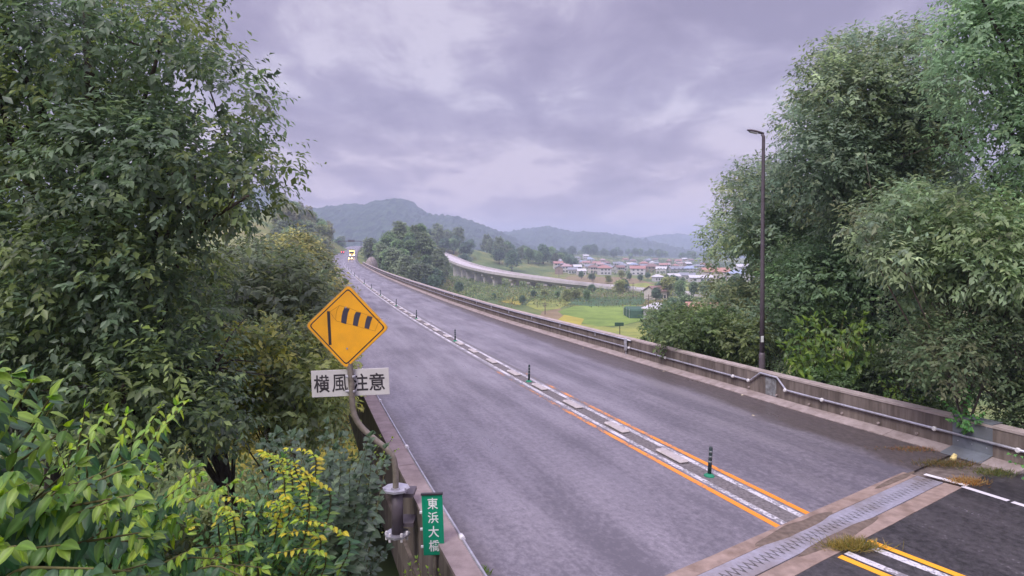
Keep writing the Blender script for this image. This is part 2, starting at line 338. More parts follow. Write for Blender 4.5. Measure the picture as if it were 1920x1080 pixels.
    rg.inputs[3].default_value = .60; rg.inputs[4].default_value = .22 if wet else .7; lnk(t, rg.outputs[0], b.inputs['Roughness'])
    b.inputs['Specular IOR Level'].default_value = .6 if wet else .35
    bp = N(t, 'ShaderNodeBump'); bp.inputs['Strength'].default_value = .5; bp.inputs['Distance'].default_value = .008
    lnk(t, math_('ADD', grain, math_('MULTIPLY', grain2, .8)), bp.inputs['Height']); lnk(t, bp.outputs[0], b.inputs['Normal'])
    return m
ASPH = asphalt('wet_worn_asphalt', (.245, .222, .250), (.115, .105, .125))
ASPH2 = asphalt('dark_asphalt', (.080, .073, .078), (.020, .018, .020), 1, shoulder=False)

def ribbon(name, ys, offs, z, material, side=0, clipj=None, kind='structure', parent=None):
    """flat strip between lateral offsets, uv = (offset, distance)"""
    verts = []; uvs = []; s = 0; prev = None; faces = []
    n = len(offs)
    for y in ys:
        o, r, u, t = frame(y, 0, side)
        if prev is not None: s += (o-prev).length
        prev = o.copy()
        for a in offs:
            av = a(y) if callable(a) else a
            p = o + r*av + Vector((0, 0, z)); q = s
            if clipj is not None:
                lim = jy(p.x) + clipj
                if p.y < lim:
                    k = 0
                    while p.y < jy(p.x)+clipj-1e-4 and k < 30:
                        d = (jy(p.x)+clipj-p.y)/(1-JS*t.x/t.y); p = p + t*(d/t.y); q += d/t.y; k += 1
            verts.append(p); uvs.append((av, q))
    for i in range(len(ys)-1):
        for j in range(n-1):
            q = (i*n+j, i*n+j+1, (i+1)*n+j+1, (i+1)*n+j)
            a, b_, c, d = (verts[k] for k in q)
            if ((c-a).cross(d-b_)).length < 1e-5: continue
            faces.append(q)
    me = bpy.data.meshes.new(name); me.from_pydata([tuple(v) for v in verts], [], faces)
    uvl = me.uv_layers.new(name='road'); 
    for lp in me.loops: uvl.data[lp.index].uv = uvs[lp.vertex_index]
    o = link(name, me, parent, material)
    if kind: tag(o, kind=kind)
    return o
YJ = 6.0
offs = [lambda y, k=k: (-WL(y)*.93 + (WL(y)+WR(y))*.935*k/12) for k in range(13)]
ribbon('road', stations(2.0, 700, .03, .5), offs, 0, ASPH, clipj=.55)
# approach pavement before the joint (nearer than the joint line)
def approach():
    mb = MB(); vs = []; uvs = []
    c = [(-9.0, jy(-9.0)-.62), (16, jy(16)-.62)]
    pts = []
    for i in range(21):
        x = -4.5+i*(17.5+4.5)/20; pts.append((x, jy(x)-.72))
    rows = 12; V = []; F = []
    for k in range(rows+1):
        for x, y in pts:
            V.append((x+ k*1.2*.4, y-k*1.2, -.002))
    nx = len(pts)
    for k in range(rows):
        for i in range(nx-1): F.append((k*nx+i, (k+1)*nx+i, (k+1)*nx+i+1, k*nx+i+1))
    me = bpy.data.meshes.new('approach_road'); me.from_pydata(V, [], F); u = me.uv_layers.new(name='road')
    for lp in me.loops: v = V[lp.vertex_index]; u.data[lp.index].uv = (v[0]*.93+v[1]*.36, v[1]*.93-v[0]*.36)
    o = link('approach_road', me, None, ASPH2); tag(o, kind='structure')
approach()

# ------------------------------------------------------------------ expansion joint
JB = mat('joint_concrete', (.30, .225, .185), .8, .35, var=.2, scale=5, bump=.25, bscale=50, dirt=(.15, .105, .075), dscale=2.0, damt=.75, coord='Object')
JSTEEL = mat('joint_steel', (.36, .35, .41), .45, .5, .2, var=.15, scale=12, bump=.05, dirt=(.20, .16, .13), dscale=.55, damt=1.0)
DARK = mat('dark_gap', (.012, .012, .012), .9, .1)
def jpt(x, n, z): p = Vector((x, jy(x), z)) + JN*n; return p
jt = empty('expansion_joint', (6.0, jy(6.0), 0), 'steel finger expansion joint in pale concrete bands crossing the whole carriageway', 'expansion joint')
def jlocal(mb, name, m):
    o = mb.build(name, m, jt); o.location = -Vector(jt.location); return o
mb = MB()
for n0, n1, nm in ((.27, .55, 'far'), (-.60, -.27, 'near')):
    mb = MB(); xs = np.linspace(-2.5, 9.15, 24)
    vs = []; fs = []
    for i, x in enumerate(xs):
        for n_ in (n0, n1):
            for z in (-.2, .006): vs.append(jpt(x, n_+rnd.uniform(-.006, .006), z))
    for i in range(len(xs)-1):
        a = i*4; b = a+4
        fs += [(a+1, b+1, b+3, a+3), (a, a+1, b+1, b)[::-1], (a+2, a+3, b+3, b+2)]
    mb.add(vs, fs); jlocal(mb, 'concrete_band', JB)
mb = MB(); mb.add([jpt(-2.5, -.3, -.06), jpt(9.2, -.3, -.06), jpt(9.2, .3, -.06), jpt(-2.5, .3, -.06)], [(0, 1, 2, 3)]); jlocal(mb, 'gap_floor', DARK)
pitch = .15; nT = int((9.15+1.5)*math.hypot(1, JS)/pitch)
for sgn, nm in ((1, 'a'), (-1, 'b')):
    mb = MB()
    for k in range(nT):
        x0 = -1.5 + k*pitch*JD.x; xm = x0+pitch*JD.x*.5; x1 = x0+pitch*JD.x
        g = .016; tip = -.10*sgn; root = .10*sgn
        if sgn > 0: tri = [(x0, root+g), (xm, tip+g*1.0), (x1, root+g)]
        else: tri = [(x0, -root*-1+0, ), (0, 0), (0, 0)]
        if sgn > 0:
            P = [(x0, .255), (x0, .135), (xm-.006, -.045), (xm+.006, -.045), (x1, .135), (x1, .255)]
        else:
            P = [(x0, -.255), (x0, .035), (x0+.005, .035), (xm, -.145), (x1-.005, .035), (x1, .035), (x1, -.255)]
        top = [jpt(x, n_, .012) for x, n_ in P]; bot = [jpt(x, n_, -.03) for x, n_ in P]; L = len(P)
        top = top if sgn < 0 else top
        mb.add(top+bot, [tuple(range(L)) if sgn < 0 else tuple(range(L))] + [(i, (i+1) % L, L+(i+1) % L, L+i) for i in range(L)])
    jlocal(mb, 'finger_plate', JSTEEL)
# dirt that has settled over the middle of the joint
SILT = mat('settled_silt', (.155, .12, .095), .9, .2, var=.3, scale=9, bump=.4, bscale=60)
def silt(cx, half, w, z, seed, n0=0.0):
    mb = MB(); rr = random.Random(seed); K = 40; vs = []; fs = []
    for i in range(K+1):
        x = cx-half+2*half*i/K; e = math.sin(math.pi*i/K)**.5
        for s_ in (-1, -.5, 0, .5, 1):
            nn = n0 + s_*w*e*(1+.35*noise.noise(Vector((x*2.2, s_*3, seed)))) ; vs.append(jpt(x, nn, z+(.012*e if abs(s_) < 1 else -.012)))
    for i in range(K):
        for j in range(4): fs.append((i*5+j, i*5+5+j, i*5+6+j, i*5+1+j))
    mb.add(vs, fs); return jlocal(mb, 'silt', SILT)
silt(5.3, 1.0, .17, .016, 3, .32); silt(5.6, 1.1, .13, .016, 5, -.30); silt(8.6, .75, .10, .008, 8, .42)
mb = MB(); 
for (a, b) in (((9.15, .38), (9.45, -.62)),):
    p0 = Vector((9.22, jy(9.15)+.30, .010)); p1 = Vector((9.68, jy(9.6)-.72, .010)); d = (p1-p0).normalized(); r_ = Vector((d.y, -d.x, 0))*.07
    mb.add([p0-r_, p1-r_, p1+r_, p0+r_], [(0, 1, 2, 3)])
o = mb.build('joint_end_line', PAINTW, jt); o.location = -Vector(jt.location)

# ------------------------------------------------------------------ markings
def worn_paint(name, col, wear, rough=.55, dirt=(.15, .14, .145), fade=False):
    m = bpy.data.materials.new(name); m.use_nodes = True; t = m.node_tree; b = t.nodes['Principled BSDF']; b.inputs['Roughness'].default_value = rough
    tc = N(t, 'ShaderNodeTexCoord'); n = N(t, 'ShaderNodeTexNoise'); n.inputs['Scale'].default_value = 14; n.inputs['Detail'].default_value = 7; n.inputs['Roughness'].default_value = .75
    lnk(t, tc.outputs['Object'], n.inputs['Vector'])
    n2 = N(t, 'ShaderNodeTexNoise'); n2.inputs['Scale'].default_value = 1.2; n2.inputs['Detail'].default_value = 5; lnk(t, tc.outputs['Object'], n2.inputs['Vector'])
    a = N(t, 'ShaderNodeMath', operation='MULTIPLY_ADD'); lnk(t, n2.outputs[0], a.inputs[0]); a.inputs[1].default_value = .6; lnk(t, n.outputs[0], a.inputs[2])
    src = a.outputs[0]
    if fade:
        sp = N(t, 'ShaderNodeSeparateXYZ'); lnk(t, tc.outputs['Object'], sp.inputs[0]); mr = N(t, 'ShaderNodeMapRange'); lnk(t, sp.outputs[1], mr.inputs[0])
        mr.inputs[1].default_value = 12.5; mr.inputs[2].default_value = 30; mr.inputs[3].default_value = .08; mr.inputs[4].default_value = -.3
        a2 = N(t, 'ShaderNodeMath', operation='ADD'); lnk(t, src, a2.inputs[0]); lnk(t, mr.outputs[0], a2.inputs[1]); src = a2.outputs[0]
    r = N(t, 'ShaderNodeMapRange'); lnk(t, src, r.inputs[0]); r.inputs[1].default_value = wear-.05; r.inputs[2].default_value = wear+.07
    mx = N(t, 'ShaderNodeMix', data_type='RGBA'); lnk(t, r.outputs[0], mx.inputs[0]); mx.inputs[6].default_value = tuple(dirt)+(1,); mx.inputs[7].default_value = tuple(col)+(1,)
    lnk(t, mx.outputs[2], b.inputs['Base Color'])
    return m
ORANGE = worn_paint('worn_orange_paint', (.80, .27, .02), .72, fade=True); WHITEL = worn_paint('worn_white_paint', (.62, .60, .62), .78, dirt=(.2, .19, .2))
ORANGE2 = worn_paint('orange_paint', (.88, .40, .02), .55); WHITE2 = worn_paint('edge_white_paint', (.68, .66, .68), .62)
def line_strip(name, y0, y1, o0, o1, z, m, f=.02):
    ribbon(name, stations(y0, y1, f, .35), [o0, o1], z, m, clipj=.58)
line_strip('centre_line_orange', 8, 75, .40, .54, .004, ORANGE)
line_strip('centre_line_orange', 8, 75, -.56, -.42, .004, ORANGE)
line_strip('centre_line_white', 8, 260, .19, .33, .004, WHITEL)
line_strip('centre_line_white', 8, 260, -.35, -.21, .004, WHITEL)
MEDG = mat('median_strip_grit', (.16, .145, .145), .9, .2, var=.4, scale=14, bump=.3)
line_strip('median_gap', 8, 120, -.205, .185, .003, MEDG)
# after the joint
A = Vector((5.79, 10.71, 0)); dA = Vector((.53, -.85, 0)).normalized(); rA = Vector((-dA.y, dA.x, 0))*1.0
def post_strip(name, o0, o1, m, z=.003):
    mb = MB(); s0 = A + rA*o0; s1 = A + rA*o1
    # start on the joint edge
    def start(p):
        lim = -.66
        while (p-Vector((p.x, jy(p.x), 0))).dot(JN) > lim: p = p + dA*.01
        while (p-Vector((p.x, jy(p.x), 0))).dot(JN) < lim-.02: p = p - dA*.01
        return p
    s0, s1 = start(s0), start(s1); k = 24
    vs = []
    for i in range(k+1):
        for s_ in (s0, s1): vs.append(s_ + dA*(i*.35) + Vector((0, 0, z)) + (rA*rnd.uniform(-.006, .006)))
    mb.add(vs, [(2*i, 2*i+2, 2*i+3, 2*i+1) for i in range(k)]); o = mb.build(name, m); tag(o, kind='structure')
post_strip('centre_line_orange', .40, .54, ORANGE2); post_strip('centre_line_orange', -.56, -.42, ORANGE2)
post_strip('centre_line_white', .18, .34, WHITEL); post_strip('centre_line_white', -.36, -.20, WHITEL)
mb = MB()
p0 = U(1805, 912, 13.57); p1 = U(1920, 948, 12.55); d = Vector((p1.x-p0.x, p1.y-p0.y, 0)).normalized(); r_ = Vector((d.y, -d.x, 0))*.07
for a, b in ((0, .86), (.93, 2.6), (2.7, 5.0)):
    q0 = Vector((p0.x, p0.y, .003))+d*a; q1 = Vector((p0.x, p0.y, .003))+d*b; mb.add([q0-r_, q0+r_, q1+r_, q1-r_], [(0, 3, 2, 1)])
o = mb.build('edge_line_white', WHITE2); tag(o, kind='structure')

# ------------------------------------------------------------------ bridge deck and parapets
deck = empty('road_bridge', frame(60)[0], 'long concrete road bridge carrying the two lane road over the valley', 'bridge')
dl = Vector(deck.location)
mb = MB(); ys = stations(4, 232, .06, 2)
fr = []
verts = []; 
for y in ys:
    (a, r, u, t) = frame(y, -.36, -1); b = frame(y, .72, 1)[0]; y_ = y
    a = a.copy(); b = b.copy()
    verts += [a+Vector((0, 0, -.06)), b+Vector((0, 0, -.06)), b+Vector((0, 0, -.45)), b+Vector((-1.6*r.x, -1.6*r.y, -.6)), b+Vector((-1.9*r.x, -1.9*r.y, -2.0)), a+Vector((1.9*r.x, 1.9*r.y, -2.0)), a+Vector((1.6*r.x, 1.6*r.y, -.6)), a+Vector((0, 0, -.45))]
fs = []
for i in range(len(ys)-1):
    for j in range(8): fs.append((i*8+j, i*8+(j+1) % 8, i*8+8+(j+1) % 8, i*8+8+j))
fs += [tuple(range(7, -1, -1)), tuple(range((len(ys)-1)*8, len(ys)*8))]
mb.add([v-dl for v in verts], fs); mb.build('deck', CONCD, deck)
for y in (38, 74, 110, 146, 182, 216):
    o, r, u, t = frame(y); mb = MB(); top = -1.95; h = top-Hs(o.x, o.y)+1.0; an = math.atan2(t.y, t.x)
    if h < 1.5: continue
    mb.box(o-dl+Vector((0, 0, top-h/2)), (1.6, 5.0, h), an, bev=.2); mb.box(o-dl+Vector((0, 0, top-.35)), (2.0, 8.6, .7), an, bev=.1); mb.build('pier', CONC, deck)

COPED = mat('weathered_coping', (.29, .235, .225), .8, .3, var=.15, scale=5, bump=.2, dirt=(.17, .13, .12), dscale=2.0, damt=.7)
def parapet(name, side, label, y0, y1, prof, coping, matw, end):
    root = empty(name, frame(max(y0, 14), 0, side)[0], label, 'parapet'); rl = Vector(root.location)
    y = y0; 
    while y < y1-.5:
        L = 5.0 if y < 90 else 12.0; ye = min(y+L, y1)
        ys_ = np.linspace(y+.008, ye-.008, 3 if y < 90 else 4)
        fr_ = [(frame(q, 0, side)[0]-rl, frame(q)[1], Vector((0, 0, 1))) for q in ys_]
        mb = MB(); mb.sweep(fr_, prof); mb.build('wall_panel', matw, root)
        mb = MB(); mb.sweep(fr_, coping); mb.build('coping', COPE if side > 0 else COPED, root)
        y = ye
    return root, rl
s_ = 1
K0 = .40
rp_, rpl = parapet('bridge_parapet', 1, 'stained brown concrete parapet with steel handrail pipe along the far edge of the road', 14.25, 232,
   [(K0, .10), (K0, .80), (K0+.28, .80), (K0+.28, -.5), (K0, -.5)][::-1], [(K0-.02, .802), (K0-.02, .86), (K0+.31, .875), (K0+.31, .802)][::-1], CONCD, None)
lp_, lpl = parapet('bridge_parapet', -1, 'dark stained parapet with pale flat top beside the yellow wind sign', 2.0, 232,
   [(-.30, -1.0), (-.30, .945), (0, .945), (0, -.3), (-.05, -1.0)][::-1], [(-.32, .947), (-.32, 1.0), (.02, 1.0), (.02, .947)][::-1], CONCD, None)
# sloped kerb blocks on the right
y = 14.3; pr = [(0, -.1), (0, .02), (K0-.004, .12), (K0-.004, -.1)][::-1]
while y < 230:
    L = 3.0 if y < 80 else 14.0; ye = min(y+L-.012, 231); ys_ = np.linspace(y, ye, 3)
    mb = MB(); mb.sweep([(frame(q, 0, 1)[0]-rpl, frame(q)[1], Vector((0, 0, 1))) for q in ys_], pr); mb.build('kerb_block', KERB, rp_); y += L
# conduit pipe with a detour over the lamp bracket
def pr_pt(y, off, z, side=1, base=None):
    o, r, u, t = frame(y, off, side); return o + Vector((0, 0, z)) - (rpl if base is None else base)
po = K0-.07
def y_at(px, off, side=1):
    lo, hi = 12, 300
    for _ in range(40):
        m_ = (lo+hi)/2; p = frame(m_, off, side)[0]; x = 960+1200*p.x/p.y
        if x > px: lo = m_
        else: hi = m_
    return lo
ya, yb, yc, yd = y_at(1406, po), y_at(1426, po), y_at(1457, po), y_at(1474, po)
zp = .46
mb = MB(); mb.tube([pr_pt(y, po, zp) for y in np.linspace(14.2, yd, 12)] + [pr_pt(yc, po, .80), pr_pt(yb, po, .82), pr_pt(ya, po, zp)] + [pr_pt(y, po, zp) for y in stations(ya+.4, 232, .05, 1.5)], .034, 8)
mb.build('conduit_pipe', GALV, rp_, True)
mb = MB(); ys_ = stations(29.7, 232, .05, 1.5); mb.tube([pr_pt(y, K0-.06, .80) for y in ys_], .035, 6); mb.build('handrail', GALV, rp_, True)
for y in stations(33, 120, .0, 4):
    mb = MB(); mb.box(pr_pt(y, K0-.03, .72), (.06, .09, .24), 0); mb.build('rail_bracket', GALV, rp_)
WHITEC = mat('white_cap', (.75, .73, .74), .4, .5, var=.05)
cap_me = None
for px in (1248, 1375, 1404, 1473, 1542, 1753, 1910, 1180):
    y = y_at(px, po); mb = MB(); p = pr_pt(y, po-.035, zp); r = frame(y)[1]
    mb.tube([p-r*.03, p-r*.0, p+r*.05], [.045, .062, .055], 10); mb.build('pipe_cap', WHITEC, rp_, True)
for px in (1405, 1457, 1518, 1580, 1648, 1720):
    y = y_at(px, K0); mb = MB(); p = pr_pt(y, K0-.05, .2); r = frame(y)[1]
    mb.tube([p, p+r*.06], [.035, .035], 8); mb.build('drain_stub', KERB, rp_, True)
for px, z0, z1 in ((1176, .3, .86),):
    y = y_at(px, K0); mb = MB(); mb.box(pr_pt(y, K0-.07, (z0+z1)/2), (.14, .24, z1-z0), ang_road(y), bev=.015); mb.box(pr_pt(y, K0-.07, .2), (.05, .05, .25), 0); mb.build('junction_box', GALV, rp_)
# pale patch under the pipe detour
mb = MB(); yy = (yb+yc)/2; f_ = frame(yy)
mb.sweep([(frame(q, 0, 1)[0]-rpl, frame(q)[1], Vector((0, 0, 1))) for q in (yb-.15, yc+.1)], [(K0-.006, .13), (K0-.006, .72), (K0-.001, .72), (K0-.001, .13)]); mb.build('mortar_patch', mat('mortar_patch', (.25, .26, .27), .9, .2, var=.45, scale=6, dirt=(.12, .10, .09), dscale=5, damt=.9), rp_)
# steel cover plate over the parapet joint
y1_, y0_ = y_at(1777, .2), y_at(1852, .2)
mb = MB()
fr_ = [(frame(q, 0, 1)[0]-rpl, frame(q)[1], Vector((0, 0, 1))) for q in (y0_, y1_)]
mb.sweep(fr_, [(-.06, .006), (-.05, .035), (K0-.03, .150), (K0-.03, .89), (K0+.33, .905), (K0+.33, .89), (K0-.022, .88), (K0-.022, .15), (-.04, .008)][::-1])
mb.build('cover_plate', STEELP, rp_)
mb = MB(); 
for q in (y0_+.12, (y0_+y1_)/2, y1_-.12):
    for z in (.3, .78): p = pr_pt(q, K0-.036, z); r = frame(q)[1]; mb.tube([p, p-r*-.01], [.014, .014], 6)
mb.build('plate_bolt', GALV, rp_)
# end post beyond the parapet
mb = MB(); ys_ = np.linspace(5, 14.1, 6)
# conduit on the left parapet top
mb = MB(); mb.tube([frame(y, .035, -1)[0]-lpl+Vector((0, 0, 1.0)) for y in stations(3, 230, .05, 1.2)], .024, 6); mb.build('conduit_pipe', GALV, lp_, True)
for y in (8.9, 13.0, 17.0, 21.5):
    mb = MB(); p = frame(y, .035, -1)[0]-lpl+Vector((0, 0, 1.01)); t = frame(y)[3]; mb.tube([p-t*.06, p+t*.06], .038, 8); mb.build('pipe_coupling', WHITEC, lp_, True)

# ------------------------------------------------------------------ median blocks and delineator posts
BLOCK = mat('pale_block', (.46, .42, .41), .75, .3, var=.15, scale=7, bump=.2, dirt=(.28, .25, .22), dscale=5, damt=.7)
bm_ = MB(); bm_.box((0, 0, .035), (.26, 1.05, .07), bev=.03); block_me = bm_.mesh('median_block', BLOCK)
posts_y = [14.18, 24.4, 35.3, 46.9, 57.7, 71, 83.3, 96.8, 111, 127.7, 146, 168, 192, 222]
nth = ['nearest the expansion joint', 'second along from the expansion joint', 'third along the median', 'fourth along the median', 'fifth along the median', 'sixth along the median']
by = [15.5, 18.0, 20.7, 23.35, 26.0, 28.8, 31.7, 34.3]
while by[-1] < 120: by.append(by[-1]+2.75+by[-1]*.004)
by = [b for b in by if all(abs(b-p) > .95 or b > 150 for p in posts_y) or True]
bi = 0
for b in by:
    if any(abs(b-p) < .85 for p in posts_y): b += .9
    o, r, u, t = frame(b, -.01)
    ob = link('median_block', block_me); ob.location = o+Vector((0, 0, .004)); ob.rotation_euler = (0, 0, math.atan2(-t.x, t.y))
    bi += 1
    near = {1: 'pale concrete separator block first past the nearest green median post', 2: 'pale separator block second past the nearest green median post', 3: 'pale separator block between first and second median posts, middle one', 4: 'pale separator block just before the second median post'}
    tag(ob, near.get(bi, 'small pale concrete separator block in the row along the double white line'), 'road block', 'separator blocks along the median')
PG = mat('post_dark_green', (.025, .045, .045), .5, .4, var=.15); PB = mat('post_band', (.16, .18, .19), .35, .6, var=.05); PBASE = mat('post_base_green', (.02, .22, .12), .6, .3, var=.2)
m1 = MB(); m1.tube([(0, 0, .04), (0, 0, .62), (0, 0, .65)], [.042, .040, .03], 10); me_p = m1.mesh('post', PG, True)
m2 = MB(); m2.tube([(0, 0, 0), (0, 0, .025), (0, 0, .06)], [.12, .11, .05], 12); me_b = m2.mesh('base', PBASE)
bands = []
for z in (.30, .41, .52): mm = MB(); mm.tube([(0, 0, z), (0, 0, z+.045)], [.0445, .0442], 10); bands.append(mm.mesh('reflective_band', PB, True))
for i, y in enumerate(posts_y):
    o, r, u, t = frame(y, -.0)
    lab = ('dark banded delineator post on a green base, ' + nth[i]) if i < 6 else 'tiny far delineator post in the line receding along the median'
    e = empty('delineator_post', o+Vector((0, 0, .006)), lab, 'post', 'delineator posts along the median'); e.rotation_euler = (R(rnd.uniform(-2, 2)), R(rnd.uniform(-2, 3)), 0)
    if i == 0: e.rotation_euler = (0, R(3.5), 0)
    link('post', me_p, e); link('base', me_b, e)
    if i < 7:
        for b in bands: link('reflective_band', b, e)

# ------------------------------------------------------------------ street lamp
LY = 22.5; lx = (1429-960)/1200*LY
lamp = empty('street_lamp', (lx, LY, 0), 'tall dark street lamp standing behind the brown parapet at the road bend in the pipe', 'street lamp')
mb = MB(); mb.tube([(0, 0, -.6), (0, 0, 1.35), (0, 0, 1.42)], [.115, .11, .085], 12); mb.build('pole_base', DKSTEEL, lamp, True)
mb = MB(); mb.tube([(0, 0, 1.40), (.01, 0, 4), (.03, 0, 7), (.05, 0, 9.0), (.0, 0, 9.10)], [.085, .075, .062, .055, .055], 12); mb.build('pole', DKSTEEL, lamp, True)
mb = MB(); mb.box((-.02, 0, .95), (.02, .10, .3)); mb.build('access_door', DKSTEEL, lamp)
mb = MB(); mb.box((-.03, -.09, 1.9), (.10, .03, .22), bev=.01); mb.build('number_plate', mat('pale_plate', (.6, .62, .6), .5), lamp)
mb = MB()
prof = [(.06, .035, .05), (-.05, .06, .06), (-.22, .11, .07), (-.42, .12, .06), (-.52, .06, .03)]
vs = []; fs = []
for i, (x, hw, hh) in enumerate(prof):
    for j in range(12):
        an = 2*math.pi*j/12; s_ = math.sin(an); vs.append((x, hw*math.cos(an), 9.12 + -x*.22 + hh*(s_ if s_ > 0 else s_*.5)))
for i in range(len(prof)-1):
    for j in range(12): fs.append((i*12+j, i*12+12+j, i*12+12+(j+1) % 12, i*12+(j+1) % 12))
fs += [tuple(range(12)), tuple(range(59, 47, -1))]
mb.add(vs, fs); mb.build('lamp_head', DKSTEEL, lamp, True)
mb = MB(); mb.box((-.30, 0, 9.145), (.26, .16, .03), M=Matrix.Translation((-.30, 0, 9.150)) @ Matrix.Rotation(R(12.5), 4, 'Y')); mb.build('lens', mat('lamp_lens', (.5, .5, .52), .2, .6), lamp)

# ------------------------------------------------------------------ text
def text_mesh(s, size, bold, ext, m, name='lettering', parent=None):
    cu = bpy.data.curves.new(name, 'FONT'); cu.body = s; cu.size = size; cu.align_x = 'CENTER'; cu.align_y = 'CENTER'; cu.offset = bold; cu.extrude = ext; cu.resolution_u = 3
    tmp = bpy.data.objects.new('tmp', cu); COL.objects.link(tmp)
    dg = bpy.context.evaluated_depsgraph_get(); dg.update(); me = bpy.data.meshes.new_from_object(tmp.evaluated_get(dg)); bpy.data.objects.remove(tmp)
    me.name = name; me.materials.clear(); me.materials.append(m)
    co = np.array([v.co[:] for v in me.vertices]) if len(me.vertices) else np.zeros((1, 3))
    c = (co.min(0)+co.max(0))/2; dims = co.max(0)-co.min(0)
    me.transform(Matrix.Translation((-c[0], -c[1], -c[2])))
    return me, dims

# ------------------------------------------------------------------ crosswind sign
SY = 10.0
YEL = mat('sign_yellow', (.90, .42, .014), .42, .5, var=.07, scale=3, bump=.04, dirt=(.62, .27, .03), dscale=3.5, damt=.4)
BLK = mat('sign_black', (.035, .03, .035), .5, .4, var=.1); GREYB = mat('sign_navy_stripe', (.05, .05, .075), .5, .4, var=.1)
BROWNL = mat('sign_thin_line', (.50, .20, .015), .5, .4, var=.1); EDGE = mat('sign_edge_metal', (.55, .35, .15), .45, .5, .3)
PLW = mat('plate_white', (.60, .58, .56), .5, .4, var=.06, bump=0, dirt=(.40, .38, .36), dscale=3, damt=.6)
POLE = mat('sign_pole_steel', (.27, .235, .19), .55, .4, .35, var=.25, scale=9, bump=.1, dirt=(.10, .085, .065), dscale=4, damt=.7)
base_p = U(743, 1005, SY)
sg = empty('crosswind_warning_sign', base_p, 'yellow diamond wind sock warning sign above a white plate on a bent pole', 'road sign'); bl = Vector(base_p)
def L(px, py, dy=0.0): return U(px, py, SY)-bl+Vector((0, dy, 0))
q = [L(742, 918), L(742, 893), L(741, 872), L(737, 856), L(727, 843), L(705, 826), L(682, 806), L(669, 790), L(662, 772), L(660, 750), L(659, 720), L(656, 690), L(653, 640, .05), L(652, 575, .05)]
# smooth the polyline
def smoothpts(q, it=2):
    for _ in range(it):
        n_ = [q[0]]
        for a, b in zip(q[:-1], q[1:]): n_ += [a*.75+b*.25, a*.25+b*.75]
        n_.append(q[-1]); q = n_
    return q
mb = MB(); mb.tube(smoothpts(q), .047, 12); mb.build('pole', POLE, sg, True)
c = L(652, 612, -.03)
def diamond(hr, vr, ybase, yd, rot=-1.5, rc=.05):
    """rounded diamond prism in the sign plane"""
    pts = []
    corners = [(0, vr), (hr, 0), (0, -vr), (-hr, 0)]
    for i in range(4):
        p = Vector(corners[i]+(0,)); a = Vector(corners[i-1]+(0,)); b = Vector(corners[(i+1) % 4]+(0,))
        p0 = p+(a-p).normalized()*rc; p1 = p+(b-p).normalized()*rc
        for t in (0, .33, .67, 1):
            pts.append(p0*(1-t)**2 + p*2*t*(1-t) + p1*t*t)
    M = Matrix.Rotation(R(rot), 4, 'Z'); pts = [M @ p for p in pts]; n_ = len(pts)
    vs = [(c.x+p.x, ybase, c.z+p.y) for p in pts] + [(c.x+p.x, ybase+yd, c.z+p.y) for p in pts]
    fs = [tuple(range(n_))[::-1], tuple(range(n_, 2*n_))] + [(i, (i+1) % n_, n_+(i+1) % n_, n_+i) for i in range(n_)]
    return vs, fs
py_ = c.y
mb = MB(); mb.add(*diamond(.655, .66, py_, .012, rc=.07)); panel = mb.build('sign_panel', EDGE, sg)
mb = MB(); mb.add(*diamond(.64, .645, py_-.004, .004, rc=.065)); mb.build('yellow_face', YEL, panel)
mb = MB(); mb.add(*diamond(.595, .60, py_-.006, .002, rc=.05)); mb.build('black_border', BLK, panel)
mb = MB(); mb.add(*diamond(.57, .575, py_-.008, .002, rc=.045)); mb.build('yellow_field', YEL, panel)
def spx(px, py, k): p = U(px, py, SY)-bl; return Vector((p.x, py_-.009-k*.0015, p.z))
def flat(pts, k, m, name):
    P = [spx(a, b, k) for a, b in pts]; P2 = [p+Vector((0, .001, 0)) for p in P]; n_ = len(P)
    mb = MB(); mb.add(P+P2, [tuple(range(n_)), tuple(range(2*n_-1, n_-1, -1))]+[(i, (i+1) % n_, n_+(i+1) % n_, n_+i) for i in range(n_)]); return mb.build(name, m, panel)
# picture coordinates of the 900x1080 crop (offset 560,520; scale 4.5)
Z7 = lambda x, y: (560+x/4.5, 520+y/4.5)
def strip(pts, w_, k, m, name):
    mb = MB()
    for a, b in zip(pts[:-1], pts[1:]):
        a, b = spx(*Z7(*a), k), spx(*Z7(*b), k); d = (b-a).normalized(); nrm = Vector((-d.z, 0, d.x))*w_
        a = a-d*w_; b = b+d*w_
        mb.add([a-nrm, b-nrm, b+nrm, a+nrm], [(0, 1, 2, 3)])
    return mb.build(name, m, panel)
flat([Z7(244, 284), Z7(270, 284), Z7(284, 566), Z7(260, 570)], 0, BLK, 'mast_symbol')
strip([(268, 290), (310, 262), (350, 236), (430, 256), (520, 293), (620, 328), (685, 352), (650, 450), (560, 428), (480, 405), (400, 385), (330, 368), (318, 358), (268, 290)], .003, 0, BROWNL, 'wind_sock_outline')
strip([(350, 236), (330, 270), (320, 320), (318, 358)], .003, 1, BROWNL, 'wind_sock_outline')
flat([Z7(392, 252), Z7(436, 262), Z7(420, 300), Z7(412, 350), Z7(406, 392), Z7(364, 378), Z7(368, 330), Z7(378, 285)], 2, GREYB, 'dark_stripe')
flat([Z7(490, 288), Z7(532, 298), Z7(518, 335), Z7(508, 380), Z7(502, 412), Z7(462, 400), Z7(468, 355), Z7(476, 315)], 2, GREYB, 'dark_stripe')
flat([Z7(586, 322), Z7(628, 334), Z7(614, 370), Z7(604, 410), Z7(598, 434), Z7(560, 424), Z7(566, 385), Z7(574, 350)], 2, GREYB, 'dark_stripe')
for bx, bz in ((-.02, .30), (.0, -.34)):
    mb = MB(); b0 = Vector((c.x+bx, py_-.010, c.z+bz)); mb.tube([b0, b0-Vector((0, .008, 0))], .014, 8); mb.build('bolt', GALV, panel)
